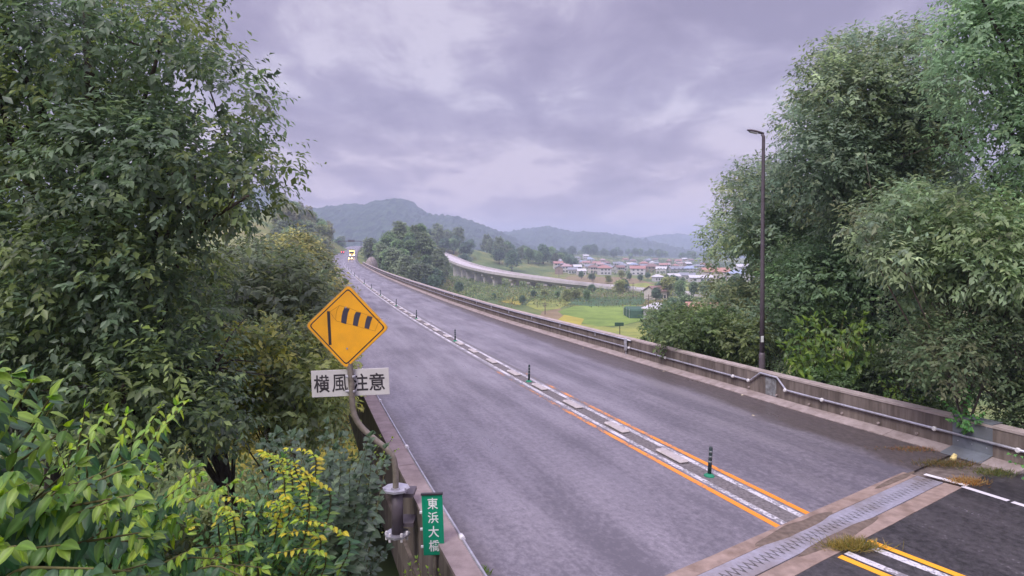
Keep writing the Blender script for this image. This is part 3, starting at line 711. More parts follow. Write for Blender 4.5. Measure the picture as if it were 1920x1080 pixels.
# white plate
pc = L(655, 719, .065); an = R(-2.4)
MP = Matrix.Translation(pc) @ Matrix.Rotation(an, 4, 'Y')
mb = MB(); mb.box((0, 0, 0), (1.225, .012, .42), M=MP, bev=.004); plate = mb.build('text_plate', PLW, sg)
for cx_, ch in ((-.45, '横'), (-.165, '風'), (.155, '注'), (.42, '意')):
    me, dm = text_mesh(ch, .30, .0022 if ch == '風' else .0042, .001, BLK)
    sx = .245/max(dm[0], 1e-3); sz_ = .275/max(dm[1], 1e-3)
    o = link('lettering', me, plate); o.matrix_local = MP @ Matrix.Translation((cx_, -.0085, 0)) @ Matrix.Rotation(R(90), 4, 'X') @ Matrix.Diagonal((sx, sz_, 1, 1))
for z_ in (.11, -.12):
    mb = MB(); mb.box((0, 0, 0), (.15, .11, .035), M=Matrix.Translation(L(657, 719, .02)+Vector((0, 0, z_))), bev=.008); mb.build('clamp', GALV, sg)
# mounting column on the outer face
mb = MB(); mb.tube([L(745, 1000), L(745, 916)], .092, 16); mb.build('mount_column', DKSTEEL, sg, True)
mb = MB(); mb.tube([L(743, 918), L(743, 914)], [.215, .215], 8); mb.build('upper_flange', GALV, sg)
mb = MB(); mb.tube([L(745, 1003), L(745, 999)], [.20, .20], 8); mb.build('lower_flange', GALV, sg)
mb = MB()
for dx, dy in ((-.16, -.05), (-.09, -.14), (.09, -.14), (.16, -.05)): mb.tube([L(745, 1003, dy)+Vector((dx, 0, -.05)), L(745, 1003, dy)+Vector((dx, 0, .08))], .02, 6)
mb.build('anchor_bolt', WHITEC, sg)
mb = MB(); mb.box(L(757, 930, .18), (.30, .34, .06)); mb.box(L(757, 985, .18), (.30, .34, .06)); mb.build('wall_bracket', DKSTEEL, sg)
mb = MB()
for dx in (-.16, -.05, .06, .16): mb.tube([L(743, 916)+Vector((dx, -.10, -.04)), L(743, 916)+Vector((dx, -.10, .045))], .014, 6)
mb.build('anchor_bolt', GALV, sg)

# ------------------------------------------------------------------ green bridge name sign
GRN = mat('sign_green', (.0, .27, .14), .4, .5, var=.05, bump=0, dirt=(.0, .2, .1), dscale=3, damt=.4); LETW = mat('letter_white', (.78, .80, .78), .5, .4, var=.03, bump=0)
GY = 8.75; gp = U(812, 1150, GY)
gs = empty('bridge_name_sign', gp, 'narrow green vertical name plate with four white characters beside the parapet', 'sign'); gl = Vector(gp)
gc = U(812, 984, GY)-gl; MG = Matrix.Translation(gc) @ Matrix.Rotation(R(-2.2), 4, 'Y')
mb = MB(); mb.box((0, 0, 0), (.285, .018, .825), M=MG, bev=.004); gpan = mb.build('name_panel', GRN, gs)
for i, ch in enumerate('東浜大橋'):
    me, dm = text_mesh(ch, .2, .0022, .001, LETW); sx = .145/dm[0]; sz_ = .155/dm[1]
    o = link('lettering', me, gpan); o.matrix_local = MG @ Matrix.Translation((.006, -.0115, .295-i*.192)) @ Matrix.Rotation(R(90), 4, 'X') @ Matrix.Diagonal((sx, sz_, 1, 1))
mb = MB(); mb.box((.0, 0, .424), (.30, .05, .02), M=MG @ Matrix.Translation((0, 0, .424))); mb.build('top_cap', BLK, gs)
for zz in (.17, -.06, -.30):
    mb = MB(); mb.box((0, 0, 0), (.05, .02, .035), M=MG @ Matrix.Translation((-.155, .015, zz)), bev=.004); mb.build('clip', WHITEC, gs)
mb = MB(); mb.tube([Vector((.02, .05, -.6)), Vector((.02, .05, 1.55))], .03, 10); mb.build('post', POLE, gs, True)

# ------------------------------------------------------------------ foliage
def unit(a): return a/np.maximum(1e-9, np.linalg.norm(a, axis=1, keepdims=True))
def leaf_mesh(name, P, D, Nn, ln, wd, col, m, curved=False):
    """P base points, D leaf axes, Nn leaf normals, ln/wd sizes, col rgb: two faces folded on the midrib (six when curved)"""
    n = len(P); D = unit(D); S = unit(np.cross(D, Nn)); Nn = np.cross(S, D); ln = ln[:, None]; wd = wd[:, None]
    if not curved:
        V = np.stack([P, P+D*ln*.45+S*wd*.5+Nn*wd*.16, P+D*ln-Nn*ln*.08, P+D*ln*.45-S*wd*.5+Nn*wd*.16], 1).reshape(-1, 3)
        k = 4; F = np.array([[0, 1, 2], [0, 2, 3]])
    else:
        V = np.stack([P, P+D*ln*.22+S*wd*.36+Nn*wd*.10, P+D*ln*.55+S*wd*.48+Nn*wd*.10, P+D*ln*.82+S*wd*.22-Nn*ln*.06, P+D*ln*1.0-Nn*ln*.18,
                      P+D*ln*.82-S*wd*.22-Nn*ln*.06, P+D*ln*.55-S*wd*.48+Nn*wd*.10, P+D*ln*.22-S*wd*.36+Nn*wd*.10, P+D*ln*.4, P+D*ln*.75-Nn*ln*.06], 1).reshape(-1, 3)
        k = 10; F = np.array([[0, 1, 8], [1, 2, 8], [2, 9, 8], [2, 3, 9], [3, 4, 9], [0, 8, 7], [7, 8, 6], [6, 8, 9], [6, 9, 5], [5, 9, 4]])
    nf = len(F); FF = (F[None]+np.arange(n)[:, None, None]*k).reshape(-1, 3)
    me = bpy.data.meshes.new(name); me.vertices.add(len(V)); me.vertices.foreach_set('co', V.astype(np.float32).ravel())
    me.loops.add(len(FF)*3); me.loops.foreach_set('vertex_index', FF.astype(np.int32).ravel())
    me.polygons.add(len(FF)); me.polygons.foreach_set('loop_start', np.arange(len(FF), dtype=np.int32)*3)
    if curved: me.polygons.foreach_set('use_smooth', np.ones(len(FF), dtype=bool))
    me.update(calc_edges=True)
    ca = me.color_attributes.new('Col', 'FLOAT_COLOR', 'POINT'); c4 = np.ones((len(V), 4), np.float32); c4[:, :3] = np.repeat(col, k, axis=0); ca.data.foreach_set('color', c4.ravel())
    me.materials.append(m); return me

def sprays(blobs, n_sprays, per, ll, lw, spray_len, pal, droop=.35, shell=.55, up=.25, size_var=.3, holes=(), pal_w=None, seed=0, blobcol=.26, hang=0.0):
    """twig sprays of leaves over ellipsoid blobs [(centre, (rx,ry,rz))]"""
    g = np.random.default_rng(seed+11)
    C = np.array([b[0] for b in blobs]); Rr = np.array([b[1] for b in blobs]); wgt = (Rr[:, 0]*Rr[:, 2]); wgt = wgt/wgt.sum()
    bi = g.choice(len(blobs), n_sprays, p=wgt)
    d = unit(g.normal(size=(n_sprays, 3))+np.array([0, -.15, up])); rad = shell+(1.05-shell)*g.random((n_sprays, 1))**.6
    c = C[bi]+d*Rr[bi]*rad
    if holes:
        px = 960+1200*c[:, 0]/c[:, 1]; py = HY-1200*(c[:, 2]-5)/c[:, 1]; keep = np.ones(n_sprays, bool)
        for hx, hy, hr, pr in holes: keep &= ~((np.hypot(px-hx, (py-hy)) < hr*(.7+.5*g.random(n_sprays))) & (g.random(n_sprays) < pr))
        c, d, bi = c[keep], d[keep], bi[keep]; n_sprays = len(c)
    tw = unit(d+g.normal(size=(n_sprays, 3))*.45+np.array([0, 0, -.15-hang])); L_ = spray_len*(.6+.8*g.random(n_sprays))
    pal = np.array(pal); ps = g.choice(len(pal), len(blobs), p=pal_w)
    bc = pal[ps]*(1+blobcol*g.normal(size=(len(blobs), 1))).clip(.5, 1.6)
    other = pal[g.choice(len(pal), n_sprays, p=pal_w)]; mixf = g.random((n_sprays, 1))*.55
    colS = (bc[bi]*(1-mixf)+other*mixf)*(1+.22*g.normal(size=(n_sprays, 1))).clip(.5, 1.7)
    k = np.arange(per); t = (k+.3)/per
    Pp = c[:, None, :]+tw[:, None, :]*(L_[:, None, None]*t[None, :, None])
    ref = np.tile([0., 0., 1.], (n_sprays, 1))+g.normal(size=(n_sprays, 3))*.3; side = unit(np.cross(tw, ref))
    sgn = np.where(k % 2 == 0, 1., -1.)[None, :, None]
    Dd = tw[:, None, :]*.6+side[:, None, :]*sgn*.75+np.array([0, 0, -droop])+g.normal(size=(n_sprays, per, 3))*.28
    Nn = np.array([0, 0, 1.0])+d[:, None, :]*.7+g.normal(size=(n_sprays, per, 3))*.35
    ln = ll*(1+size_var*g.normal(size=(n_sprays, per))).clip(.45, 1.7)
    cl = np.repeat(colS[:, None, :], per, 1)*(1+.12*g.normal(size=(n_sprays, per, 1))).clip(.6, 1.5)
    f = lambda a: a.reshape(-1, a.shape[-1])
    return f(Pp), f(Dd), f(Nn+np.zeros_like(Dd)), ln.ravel(), (ln*lw).ravel(), f(cl)

def inpoly(x, y, poly):
    c = False; n = len(poly)
    for i in range(n):
        x1, y1 = poly[i]; x2, y2 = poly[(i+1) % n]
        if (y1 > y) != (y2 > y) and x < (x2-x1)*(y-y1)/(y2-y1)+x1: c = not c
    return c
def pdist(x, y, poly):
    best = 1e9
    for i in range(len(poly)):
        a = np.array(poly[i], float); b = np.array(poly[(i+1) % len(poly)], float); p = np.array([x, y], float)
        t = np.clip(np.dot(p-a, b-a)/max(1e-9, np.dot(b-a, b-a)), 0, 1); best = min(best, np.linalg.norm(p-(a+t*(b-a))))
    return best
def fill(poly, n, Y0, Y1, r0, r1, seed, flatz=.8):
    """blobs of world radius r0..r1 that together fill an outline seen from the road, at their own depths"""
    g = random.Random(seed); xs = [p[0] for p in poly]; ys = [p[1] for p in poly]; out = []; tries = 0
    while len(out) < n and tries < n*60:
        tries += 1
        x, y = g.uniform(min(xs), max(xs)), g.uniform(min(ys), max(ys)); Y = g.uniform(Y0, Y1); r = g.uniform(r0, r1); rp = r*1200/Y
        if not inpoly(x, y, poly): continue
        d = pdist(x, y, poly)
        if d < rp*.85:
            r = max(r0*.45, d/1200*Y/.85); rp = r*1200/Y
            if d < rp*.7: continue
        out.append((U(x, y, Y), (r, r*g.uniform(.9, 1.1), r*flatz*g.uniform(.85, 1.15))))
    return out

def tree(name, base, label, group, blobs, n, per, ll, lw, sl, pal, m=LEAF, trunk_r=.25, seed=1, bark=BARK, limbs=14, cat='tree', holes=(), lean=(0, 0), crown_name='crown', **kw):
    root = empty(name, base, label, cat, group); b0 = np.array(base)
    me = leaf_mesh(crown_name, *sprays(blobs, n, per, ll, lw, sl, pal, seed=seed, holes=holes, **kw), m); me.transform(Matrix.Translation(-Vector(base)))
    o = link(crown_name, me, root); o['kind'] = 'stuff'
    g = random.Random(seed); C = [Vector(b[0]) for b in blobs]; mean = sum(C, Vector())/len(C)
    topz = max(c.z for c in C); B = Vector(base)
    p = [B, B*.6+Vector((mean.x*.4+B.x*.0+lean[0], mean.y*.4, 0)) if False else B.lerp(Vector((mean.x, mean.y, mean.z)), .35)+Vector((g.uniform(-.2, .2), 0, 0)), B.lerp(mean, .75)+Vector((g.uniform(-.3, .3), g.uniform(-.2, .2), 0)), Vector((mean.x*.9+B.x*.1, mean.y*.9+B.y*.1, (mean.z+topz)/2)), Vector((mean.x, mean.y, topz))]
    p = smoothpts(p, 2); k = len(p)
    mb = MB(); mb.tube([q-B for q in p], [trunk_r*(1-.85*i/(k-1)) for i in range(k)], 9); mb.build('trunk', bark, root, True)
    for c in g.sample(C, min(limbs, len(C))):
        zt = B.z+(c.z-B.z)*g.uniform(.35, .7); i = min(range(k), key=lambda j: abs(p[j].z-zt)); s0 = p[i]
        mid = s0.lerp(c, .5)+Vector((g.uniform(-.3, .3), g.uniform(-.3, .3), g.uniform(.0, .4)))*((c-s0).length*.25)
        mb = MB(); q = smoothpts([s0, mid, c], 2); r0 = trunk_r*.38*(1-.6*i/k)
        mb.tube([x-B for x in q], [r0*(1-.8*j/(len(q)-1))+.004 for j in range(len(q))], 6)
        for _ in range(3):
            e = c+Vector((g.gauss(0, .6), g.gauss(0, .6), g.gauss(0, .5))); mb.tube([q[-3]-B, (q[-3].lerp(e, .5)+Vector((0, 0, .1)))-B, e-B], [r0*.35, r0*.22, .004], 5)
        mb.build('limb', bark, root, True)
    return root

# palettes (linear, leaf base colours)
OLIVE = [(.125, .185, .085), (.105, .16, .09), (.17, .225, .075), (.095, .135, .085), (.20, .25, .075)]
GREYG = [(.25, .34, .20), (.21, .30, .21), (.30, .38, .20), (.32, .35, .19), (.20, .27, .19)]  # leaf colours lightened to carry the pale veil over the right-hand trees
LIVELY = [(.12, .22, .05), (.08, .16, .05), (.20, .30, .06), (.07, .13, .05)]
BAMB = [(.27, .29, .16), (.21, .28, .15), (.32, .28, .18), (.18, .26, .14), (.23, .31, .14)]

# --- the big evergreen on the left
polyL = [(-220, -120), (380, -130), (405, -20), (412, 70), (462, 110), (482, 150), (508, 165), (486, 215), (540, 232), (566, 290), (548, 345), (520, 372), (505, 420), (470, 440), (445, 520), (430, 600), (440, 680), (420, 760), (360, 830), (250, 800), (120, 790), (-220, 700)]
blL = fill(polyL, 190, 9.0, 14.0, .45, 1.1, 21)+fill([(40, 640), (440, 620), (462, 740), (445, 820), (380, 880), (200, 880), (40, 800)], 46, 8.6, 12.5, .4, .8, 22)
holesL = [(360, 175, 34, .93), (395, 190, 30, .9), (330, 150, 22, .85), (395, 240, 30, .8), (380, 270, 22, .8), (430, 180, 14, .8), (60, 100, 26, .75), (35, 115, 18, .8), (60, 190, 14, .8), (205, 92, 14, .9), (172, 125, 16, .9), (215, 120, 12, .8), (290, 118, 18, .9), (275, 165, 12, .8), (120, 180, 14, .85), (15, 225, 12, .8), (105, 225, 12, .7), (320, 50, 14, .7), (500, 300, 12, .7), (520, 330, 10, .8), (470, 345, 8, .8), (450, 305, 12, .8), (240, 82, 10, .8), (130, 80, 16, .7)]
tree('broadleaf_tree', (-6.6, 11.5, -2.0), 'huge dark evergreen tree filling the upper corner above the leafy shrub', None, blL, 15500, 7, .118, .5, .40, OLIVE, m=LEAFG, trunk_r=.24, seed=3, limbs=34, holes=holesL, droop=.45, pal_w=[.3, .3, .15, .15, .1])
# second tree behind it, lower
polyL2 = [(360, 500), (450, 460), (500, 455), (550, 480), (595, 530), (625, 575), (625, 640), (600, 700), (590, 760), (520, 760), (440, 720), (380, 800), (180, 800), (60, 740), (150, 560)]
blL2 = fill(polyL2, 75, 17, 25, 1.0, 1.9, 5)
tree('broadleaf_tree', (-8.2, 21, -7.0), 'brownish green rounded tree close behind the yellow diamond sign', None, blL2, 10500, 7, .20, .5, .62, [(.19, .25, .12), (.16, .22, .12), (.25, .28, .11), (.14, .18, .11)], trunk_r=.26, seed=8, limbs=14, droop=.4)
polyL3 = [(500, 470), (550, 440), (585, 455), (606, 490), (622, 520), (645, 560), (640, 600), (580, 570), (500, 530)]
blL3 = fill(polyL3, 34, 38, 56, 1.8, 3.2, 15)
tree('broadleaf_tree', (-16, 46, -13), 'olive tree crowding the road edge just above the diamond sign', None, blL3, 3600, 7, .34, .42, .95, [(.24, .27, .12), (.20, .24, .13), (.29, .28, .11)], trunk_r=.3, seed=9, limbs=8)
polyL4 = [(-250, 330), (60, 380), (200, 470), (420, 560), (420, 700), (330, 820), (-250, 820)]
blL4 = fill(polyL4, 46, 19, 28, 1.6, 2.6, 51)
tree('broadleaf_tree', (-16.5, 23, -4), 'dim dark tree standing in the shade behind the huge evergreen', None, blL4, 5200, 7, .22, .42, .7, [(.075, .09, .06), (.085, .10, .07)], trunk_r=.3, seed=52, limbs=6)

# --- trees on the right
def rt(base, label, poly, n, Y0, Y1, r0, r1, ns, ll, sl, pal, seed, **kw):
    bl = fill(poly, n, Y0, Y1, r0, r1, seed)
    return tree('broadleaf_tree', base, label, None, bl, ns, 7, ll, kw.pop('lw', .5), sl, pal, seed=seed, **kw)
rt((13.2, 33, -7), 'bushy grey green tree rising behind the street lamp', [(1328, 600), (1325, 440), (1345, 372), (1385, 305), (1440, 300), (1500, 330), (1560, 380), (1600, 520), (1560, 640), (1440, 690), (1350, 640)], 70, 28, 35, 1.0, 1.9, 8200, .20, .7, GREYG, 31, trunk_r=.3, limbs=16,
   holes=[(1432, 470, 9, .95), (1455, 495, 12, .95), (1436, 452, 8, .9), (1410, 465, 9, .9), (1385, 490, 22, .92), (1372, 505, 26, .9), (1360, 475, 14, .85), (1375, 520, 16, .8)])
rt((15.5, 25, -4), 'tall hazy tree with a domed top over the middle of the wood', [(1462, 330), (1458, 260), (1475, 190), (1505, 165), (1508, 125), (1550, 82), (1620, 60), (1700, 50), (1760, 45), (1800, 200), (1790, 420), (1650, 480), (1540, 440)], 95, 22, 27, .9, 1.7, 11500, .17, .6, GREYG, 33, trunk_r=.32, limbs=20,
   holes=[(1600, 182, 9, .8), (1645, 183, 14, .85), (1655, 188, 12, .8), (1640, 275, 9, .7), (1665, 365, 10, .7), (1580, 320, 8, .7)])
rt((15.0, 18, -2.5), 'tallest dark green tree reaching above the frame beside the wall end', [(1752, 60), (1770, -20), (1800, -120), (2150, -120), (2150, 520), (1900, 480), (1800, 380), (1745, 250), (1735, 130)], 80, 15.5, 20, .7, 1.35, 9500, .135, .5, [(.20, .30, .16), (.18, .27, .16), (.25, .34, .15)], 35, trunk_r=.28, limbs=20,
   holes=[(1878, 78, 14, .9), (1900, 90, 16, .85), (1775, 200, 9, .9), (1790, 215, 12, .8), (1840, 203, 12, .9), (1872, 235, 12, .8), (1868, 275, 9, .8), (1830, 290, 7, .7)])
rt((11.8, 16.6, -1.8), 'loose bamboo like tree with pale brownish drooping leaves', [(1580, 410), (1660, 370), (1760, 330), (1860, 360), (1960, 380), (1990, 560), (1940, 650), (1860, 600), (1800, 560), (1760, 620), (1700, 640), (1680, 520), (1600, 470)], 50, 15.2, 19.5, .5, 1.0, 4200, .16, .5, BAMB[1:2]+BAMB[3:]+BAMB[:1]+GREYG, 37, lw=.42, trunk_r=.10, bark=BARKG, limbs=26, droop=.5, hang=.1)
rt((14.6, 26.5, -4), 'dark leafy undergrowth tree between the lamp and the bamboo', [(1440, 420), (1560, 400), (1700, 430), (1780, 520), (1860, 620), (1860, 760), (1760, 740), (1640, 700), (1500, 680), (1440, 640)], 60, 24.0, 29.0, 1.0, 1.7, 7200, .16, .5, [(.19, .29, .15), (.23, .33, .15), (.16, .24, .14)], 39, trunk_r=.2, limbs=10)
rt((15.2, 17.5, -2), 'shaded dark tree with thin hanging stems by the wall end', [(1700, 560), (1800, 600), (2050, 480), (2100, 900), (1990, 900), (1900, 800), (1800, 740), (1700, 700)], 45, 15.4, 18.4, .6, 1.0, 4200, .12, .45, [(.17, .25, .13), (.20, .29, .13), (.23, .25, .14)], 41, trunk_r=.12, bark=BARKG, limbs=24)
# shrubs just behind the right parapet
rt((9.2, 31, -6), 'rounded green bush behind the parapet left of the lamp', [(1200, 612), (1235, 570), (1290, 568), (1345, 585), (1430, 600), (1430, 700), (1340, 680), (1215, 640)], 34, 27, 36, .8, 1.5, 4200, .17, .45, [(.16, .25, .11), (.20, .28, .11), (.24, .29, .11), (.13, .20, .11)], 43, trunk_r=.1, limbs=6, cat='bush')
rt((10.0, 24.5, -4), 'low weedy bush along the wall top right of the lamp', [(1440, 690), (1560, 680), (1660, 640), (1800, 720), (1790, 790), (1600, 745), (1450, 710)], 34, 21, 24.5, .4, .7, 3000, .13, .4, [(.12, .19, .08), (.16, .23, .08), (.10, .14, .08)], 45, trunk_r=.06, limbs=5, cat='bush')

rt((-5.2, 14.5, -3.2), 'ragged olive green bush filling the gap below the white plate', [(400, 640), (560, 600), (640, 640), (650, 740), (640, 800), (560, 830), (440, 850), (380, 780)], 52, 12.5, 17, .35, .75, 3600, .14, .42, [(.20, .26, .11), (.26, .30, .10), (.16, .21, .11), (.33, .33, .08)], 91, trunk_r=.06, limbs=12, cat='bush',
   holes=[(480, 790, 22, .85), (470, 755, 14, .8), (365, 835, 12, .8), (575, 790, 14, .7)])
# --- individual leaves --------------------------------------------------
def single_leaf(name, ln, wd, droop=.25, fold=.12, m=LEAFG, col=(.1, .2, .05), heart=False, rib=.7):
    """one leaf: base at origin, axis +X, normal +Z, five stations, tinted midrib"""
    st = [0, .12, .32, .58, .82, 1.0]; wv = [.04, .62, 1.0, .84, .42, .0] if not heart else [.35, 1.0, .95, .68, .3, 0]
    v = []; cols = []
    for t, w_ in zip(st, wv):
        z = -droop*ln*t*t; x = ln*t*(1-.12*t)
        wob = .05*wd*math.sin(t*9)
        for s_, k in ((-1, 1), (-.5, .6), (0, 0), (.5, .6), (1, 1)):
            v.append((x-(.12*ln if heart and t == 0 and abs(s_) == 1 else 0), s_*wd*.5*w_, z+fold*wd*abs(s_)*w_-(.22*fold*wd*k)+(wob*abs(s_))))
            b = 1.35 if s_ == 0 else (1.0 if abs(s_) == 1 else .92)
            cols.append(tuple(min(1, c_*b) for c_ in col))
    f = []
    for i in range(len(st)-1):
        for j in range(4): f.append((i*5+j, i*5+5+j, i*5+6+j, i*5+1+j))
    me = bpy.data.meshes.new(name); me.from_pydata(v, [], f); me.polygons.foreach_set('use_smooth', [True]*len(f))
    ca = me.color_attributes.new('Col', 'FLOAT_COLOR', 'POINT'); ca.data.foreach_set('color', np.array([c_+(1,) for c_ in cols], np.float32).ravel())
    me.materials.append(m); return me
def orient(p, axis, nrm, s=1.0):
    x = axis.normalized(); y = nrm.cross(x).normalized(); z = x.cross(y); M = Matrix((x, y, z)).transposed().to_4x4()
    return Matrix.Translation(p) @ M @ Matrix.Scale(s, 4)
def join_leaves(name, items, parent):
    """items: (mesh, matrix) pairs joined to one mesh"""
    V = []; F = []; Cc = []; b = 0
    for me, M in items:
        n = len(me.vertices); co = np.empty(n*3, np.float32); me.vertices.foreach_get('co', co); co = co.reshape(-1, 3); A_ = np.array(M); V.append(co @ A_[:3, :3].T + A_[:3, 3])
        ca = np.empty(n*4, np.float32); me.color_attributes['Col'].data.foreach_get('color', ca); Cc.append(ca)
        nf = len(me.polygons); fv = np.empty(nf*4, np.int32); me.polygons.foreach_get('vertices', fv); F.append(fv.reshape(-1, 4)+b); b += n
    V = np.concatenate(V); F = np.concatenate(F); C4 = np.concatenate(Cc)
    me = bpy.data.meshes.new(name); me.vertices.add(len(V)); me.vertices.foreach_set('co', V.astype(np.float32).ravel()); me.loops.add(len(F)*4); me.loops.foreach_set('vertex_index', F.ravel().astype(np.int32))
    me.polygons.add(len(F)); me.polygons.foreach_set('loop_start', np.arange(len(F), dtype=np.int32)*4); me.polygons.foreach_set('use_smooth', np.ones(len(F), bool)); me.update(calc_edges=True)
    ca = me.color_attributes.new('Col', 'FLOAT_COLOR', 'POINT'); ca.data.foreach_set('color', C4); me.materials.append(items[0][0].materials[0])
    o = link(name, me, parent); o['kind'] = 'stuff'; return o

def leafy_shrub(name, origin, label, targets, leaves, tips, step, size, seed, group=None, stem_m=STEM, stem_r=.008, start=.35, arch=.25, hang=.55, cat='bush', limit=290, tipn=3, face=Vector((0, -.5, 1)), late=None):
    root = empty(name, origin, label, cat, group); O = Vector(origin); g = random.Random(seed); items = []
    targets = [x for T_ in targets for x in ([T_] + ([(T_[0]+Vector((g.uniform(-.22, .22), g.uniform(-.15, .15), g.uniform(-.12, .10))), True)] if isinstance(T_, tuple) and T_[1] else []))]
    for ti, T in enumerate(targets):
        T, yellow = (T[0], T[1]) if isinstance(T, tuple) else (T, False)
        d = T-O; Ln = d.length; mid = O.lerp(T, .55)+Vector((g.uniform(-.1, .1), g.uniform(-.1, .1), arch+g.uniform(-.05, .1)))*Ln*.5
        if yellow:
            e_ = Vector((g.choice((-1, 1))*g.uniform(.05, .30), g.uniform(.1, .4), -g.uniform(.15, .35))); mid = T+e_; pk = T.lerp(mid, .45)+Vector((g.uniform(-.05, .05), 0, .05))
            q = smoothpts([O, O.lerp(mid, .6), mid, pk, T], 3)
        else: q = smoothpts([O+Vector((g.uniform(-.15, .15), g.uniform(-.15, .15), 0)), mid, T], 3)
        mb = MB(); k = len(q); mb.tube([x-O for x in q], [stem_r*(1.6-1.3*i/(k-1)) for i in range(k)], 5); mb.build('stem', stem_m, root, True)
        # walk along the stem
        seg = [(b-a).length for a, b in zip(q[:-1], q[1:])]; tot = sum(seg); s = tot*start; side = 1
        def at(s):
            for a, b, l in zip(q[:-1], q[1:], seg):
                if s <= l: return a.lerp(b, s/l), (b-a).normalized()
                s -= l
            return q[-1], (q[-1]-q[-2]).normalized()
        while s < tot:
            p, t = at(s); fr_ = s/tot; sz = size*g.uniform(.7, 1.15)*(1.0 if fr_ < .75 else 1.0-.5*(fr_-.75)/.25)*(.85 if yellow else 1)
            sd = t.cross(Vector((0, 0, 1))).normalized()*side; side = -side
            ax = (t*g.uniform(.2, .6)+sd*g.uniform(.5, .9)+Vector((g.uniform(-.25, .25), g.uniform(-.35, .1), -hang*(.35 if yellow else 1)*g.uniform(.5, 1.5))))
            nr = (face+Vector((g.uniform(-.4, .4), g.uniform(-.4, .3), g.uniform(-.2, .3)))+sd*.3)
            pool = (tips if g.random() < .8 else LT) if (yellow and fr_ > .80) else (late or tips) if fr_ > .86 else leaves
            items.append((sz, g.choice(pool), orient(p-O, ax, nr, sz)))
            s += step*g.uniform(.7, 1.3)*(.5 if yellow else 1)
        for j in range(tipn):
            ax = t+Vector((g.uniform(-.6, .6), g.uniform(-.5, .3), g.uniform(-.5, .3))); items.append((size*.6, g.choice(tips if (yellow or late is None) else late), orient(q[-1]-O, ax, face+Vector((g.uniform(-.4, .4), 0, 0)), size*g.uniform(.4, .7))))
    # the largest in the picture are leaves of their own
    def px(it): p = it[2].translation+O; return it[0]/max(p.y, .3) if (-40 < 960+1200*p.x/p.y < 1960 and -40 < HY-1200*(p.z-5)/p.y < 1120) else 0
    items.sort(key=px, reverse=True)
    for sz, me, M in items[:limit]:
        o = link('leaf', me, root); o.matrix_local = M
    if items[limit:]: join_leaves('foliage', [(me, M) for _, me, M in items[limit:]], root)
    return root
def lv(col, k=1.0): return tuple(c*k for c in col)
LA = [single_leaf('leaf', 1, .46, d, f, col=c) for d, f, c in ((.30, .14, (.070, .17, .055)), (.18, .10, (.09, .20, .06)), (.42, .16, (.055, .14, .06)), (.25, .2, (.13, .26, .055)), (.1, .12, (.075, .155, .075)), (.35, .12, (.17, .31, .05)))]
LT = [single_leaf('leaf', 1, .42, d, f, col=c) for d, f, c in ((.25, .12, (.26, .40, .06)), (.35, .14, (.32, .44, .05)), (.2, .1, (.20, .36, .06)))]
LY_ = [single_leaf('leaf', 1, .46, d, f, col=c) for d, f, c in ((.3, .14, (.46, .50, .04)), (.4, .12, (.36, .50, .05)), (.25, .1, (.58, .50, .04)))]
LH = [single_leaf('leaf', 1, .88, d, f, col=c, heart=True) for d, f, c in ((.25, .10, (.19, .28, .17)), (.4, .12, (.15, .23, .13)), (.15, .1, (.23, .31, .18)), (.3, .1, (.13, .21, .10)))]
LG = [single_leaf('leaf', 1, .85, d, f, col=c, heart=True) for d, f, c in ((.25, .10, (.10, .16, .09)), (.3, .1, (.13, .19, .12)))]
def targets(poly, n, Y0, Y1, seed, yel=0.0):
    g = random.Random(seed); out = []; xs = [p[0] for p in poly]; ys = [p[1] for p in poly]
    while len(out) < n:
        x, y = g.uniform(min(xs), max(xs)), g.uniform(min(ys), max(ys))
        if inpoly(x, y, poly): out.append((U(x, y, g.uniform(Y0, Y1)), g.random() < yel))
    return out
tA = targets([(-60, 690), (30, 690), (110, 760), (200, 800), (260, 850), (300, 960), (330, 1120), (-60, 1150)], 66, 1.55, 2.5, 1)
tA += [(U(25, 700, 1.75), False), (U(95, 745, 1.9), False), (U(60, 715, 1.8), False), (U(130, 800, 1.9), False), (U(-10, 700, 1.6), False)]
leafy_shrub('leafy_shrub', U(-120, 1500, 2.3), 'nearest shrub with long drooping bright green leaves in the lower corner', tA, LA+LA[:5], LA[3:]+LT[:1], .032, .118, 4, limit=295, hang=.8, arch=.45, stem_r=.006)
tB = targets([(90, 830), (200, 780), (340, 780), (360, 860), (440, 900), (470, 1000), (520, 1110), (200, 1120)], 52, 2.9, 4.2, 2)
tB += [(U(350, 752, 3.1), False), (U(300, 765, 3.2), False), (U(240, 775, 3.1), False), (U(330, 760, 3.4), False), (U(200, 770, 3.0), False), (U(160, 765, 3.3), False), (U(260, 860, 3.0), False)]
leafy_shrub('leafy_shrub', U(180, 1350, 3.8), 'mid green shrub whose long arching shoot points at the white plate', tB, LA, LT, .040, .108, 5, limit=295, hang=.8, arch=.45, stem_r=.006)
tC = targets([(350, 930), (420, 870), (500, 840), (555, 870), (570, 960), (560, 1020), (640, 1110), (420, 1120), (380, 1000)], 62, 4.0, 5.2, 3, .05)
tC += [(U(540, 840, 4.3), True), (U(500, 850, 4.3), True), (U(525, 880, 4.2), True), (U(360, 935, 4.2), True), (U(420, 950, 4.1), True), (U(505, 940, 4.2), True), (U(470, 960, 4.15), True), (U(560, 975, 4.1), True), (U(535, 1000, 4.1), True)]
leafy_shrub('leafy_shrub', U(480, 1300, 4.9), 'smaller shrub with bright yellow green shoot tips in front of the ivy mound', tC, LA[:5]+LT[:1], LY_, .045, .095, 6, limit=295, hang=.7, arch=.35, stem_r=.006, late=LA)
tD = targets([(520, 800), (600, 790), (680, 800), (725, 840), (735, 900), (700, 960), (560, 980), (500, 900), (480, 830)], 90, 5.9, 8.6, 7)
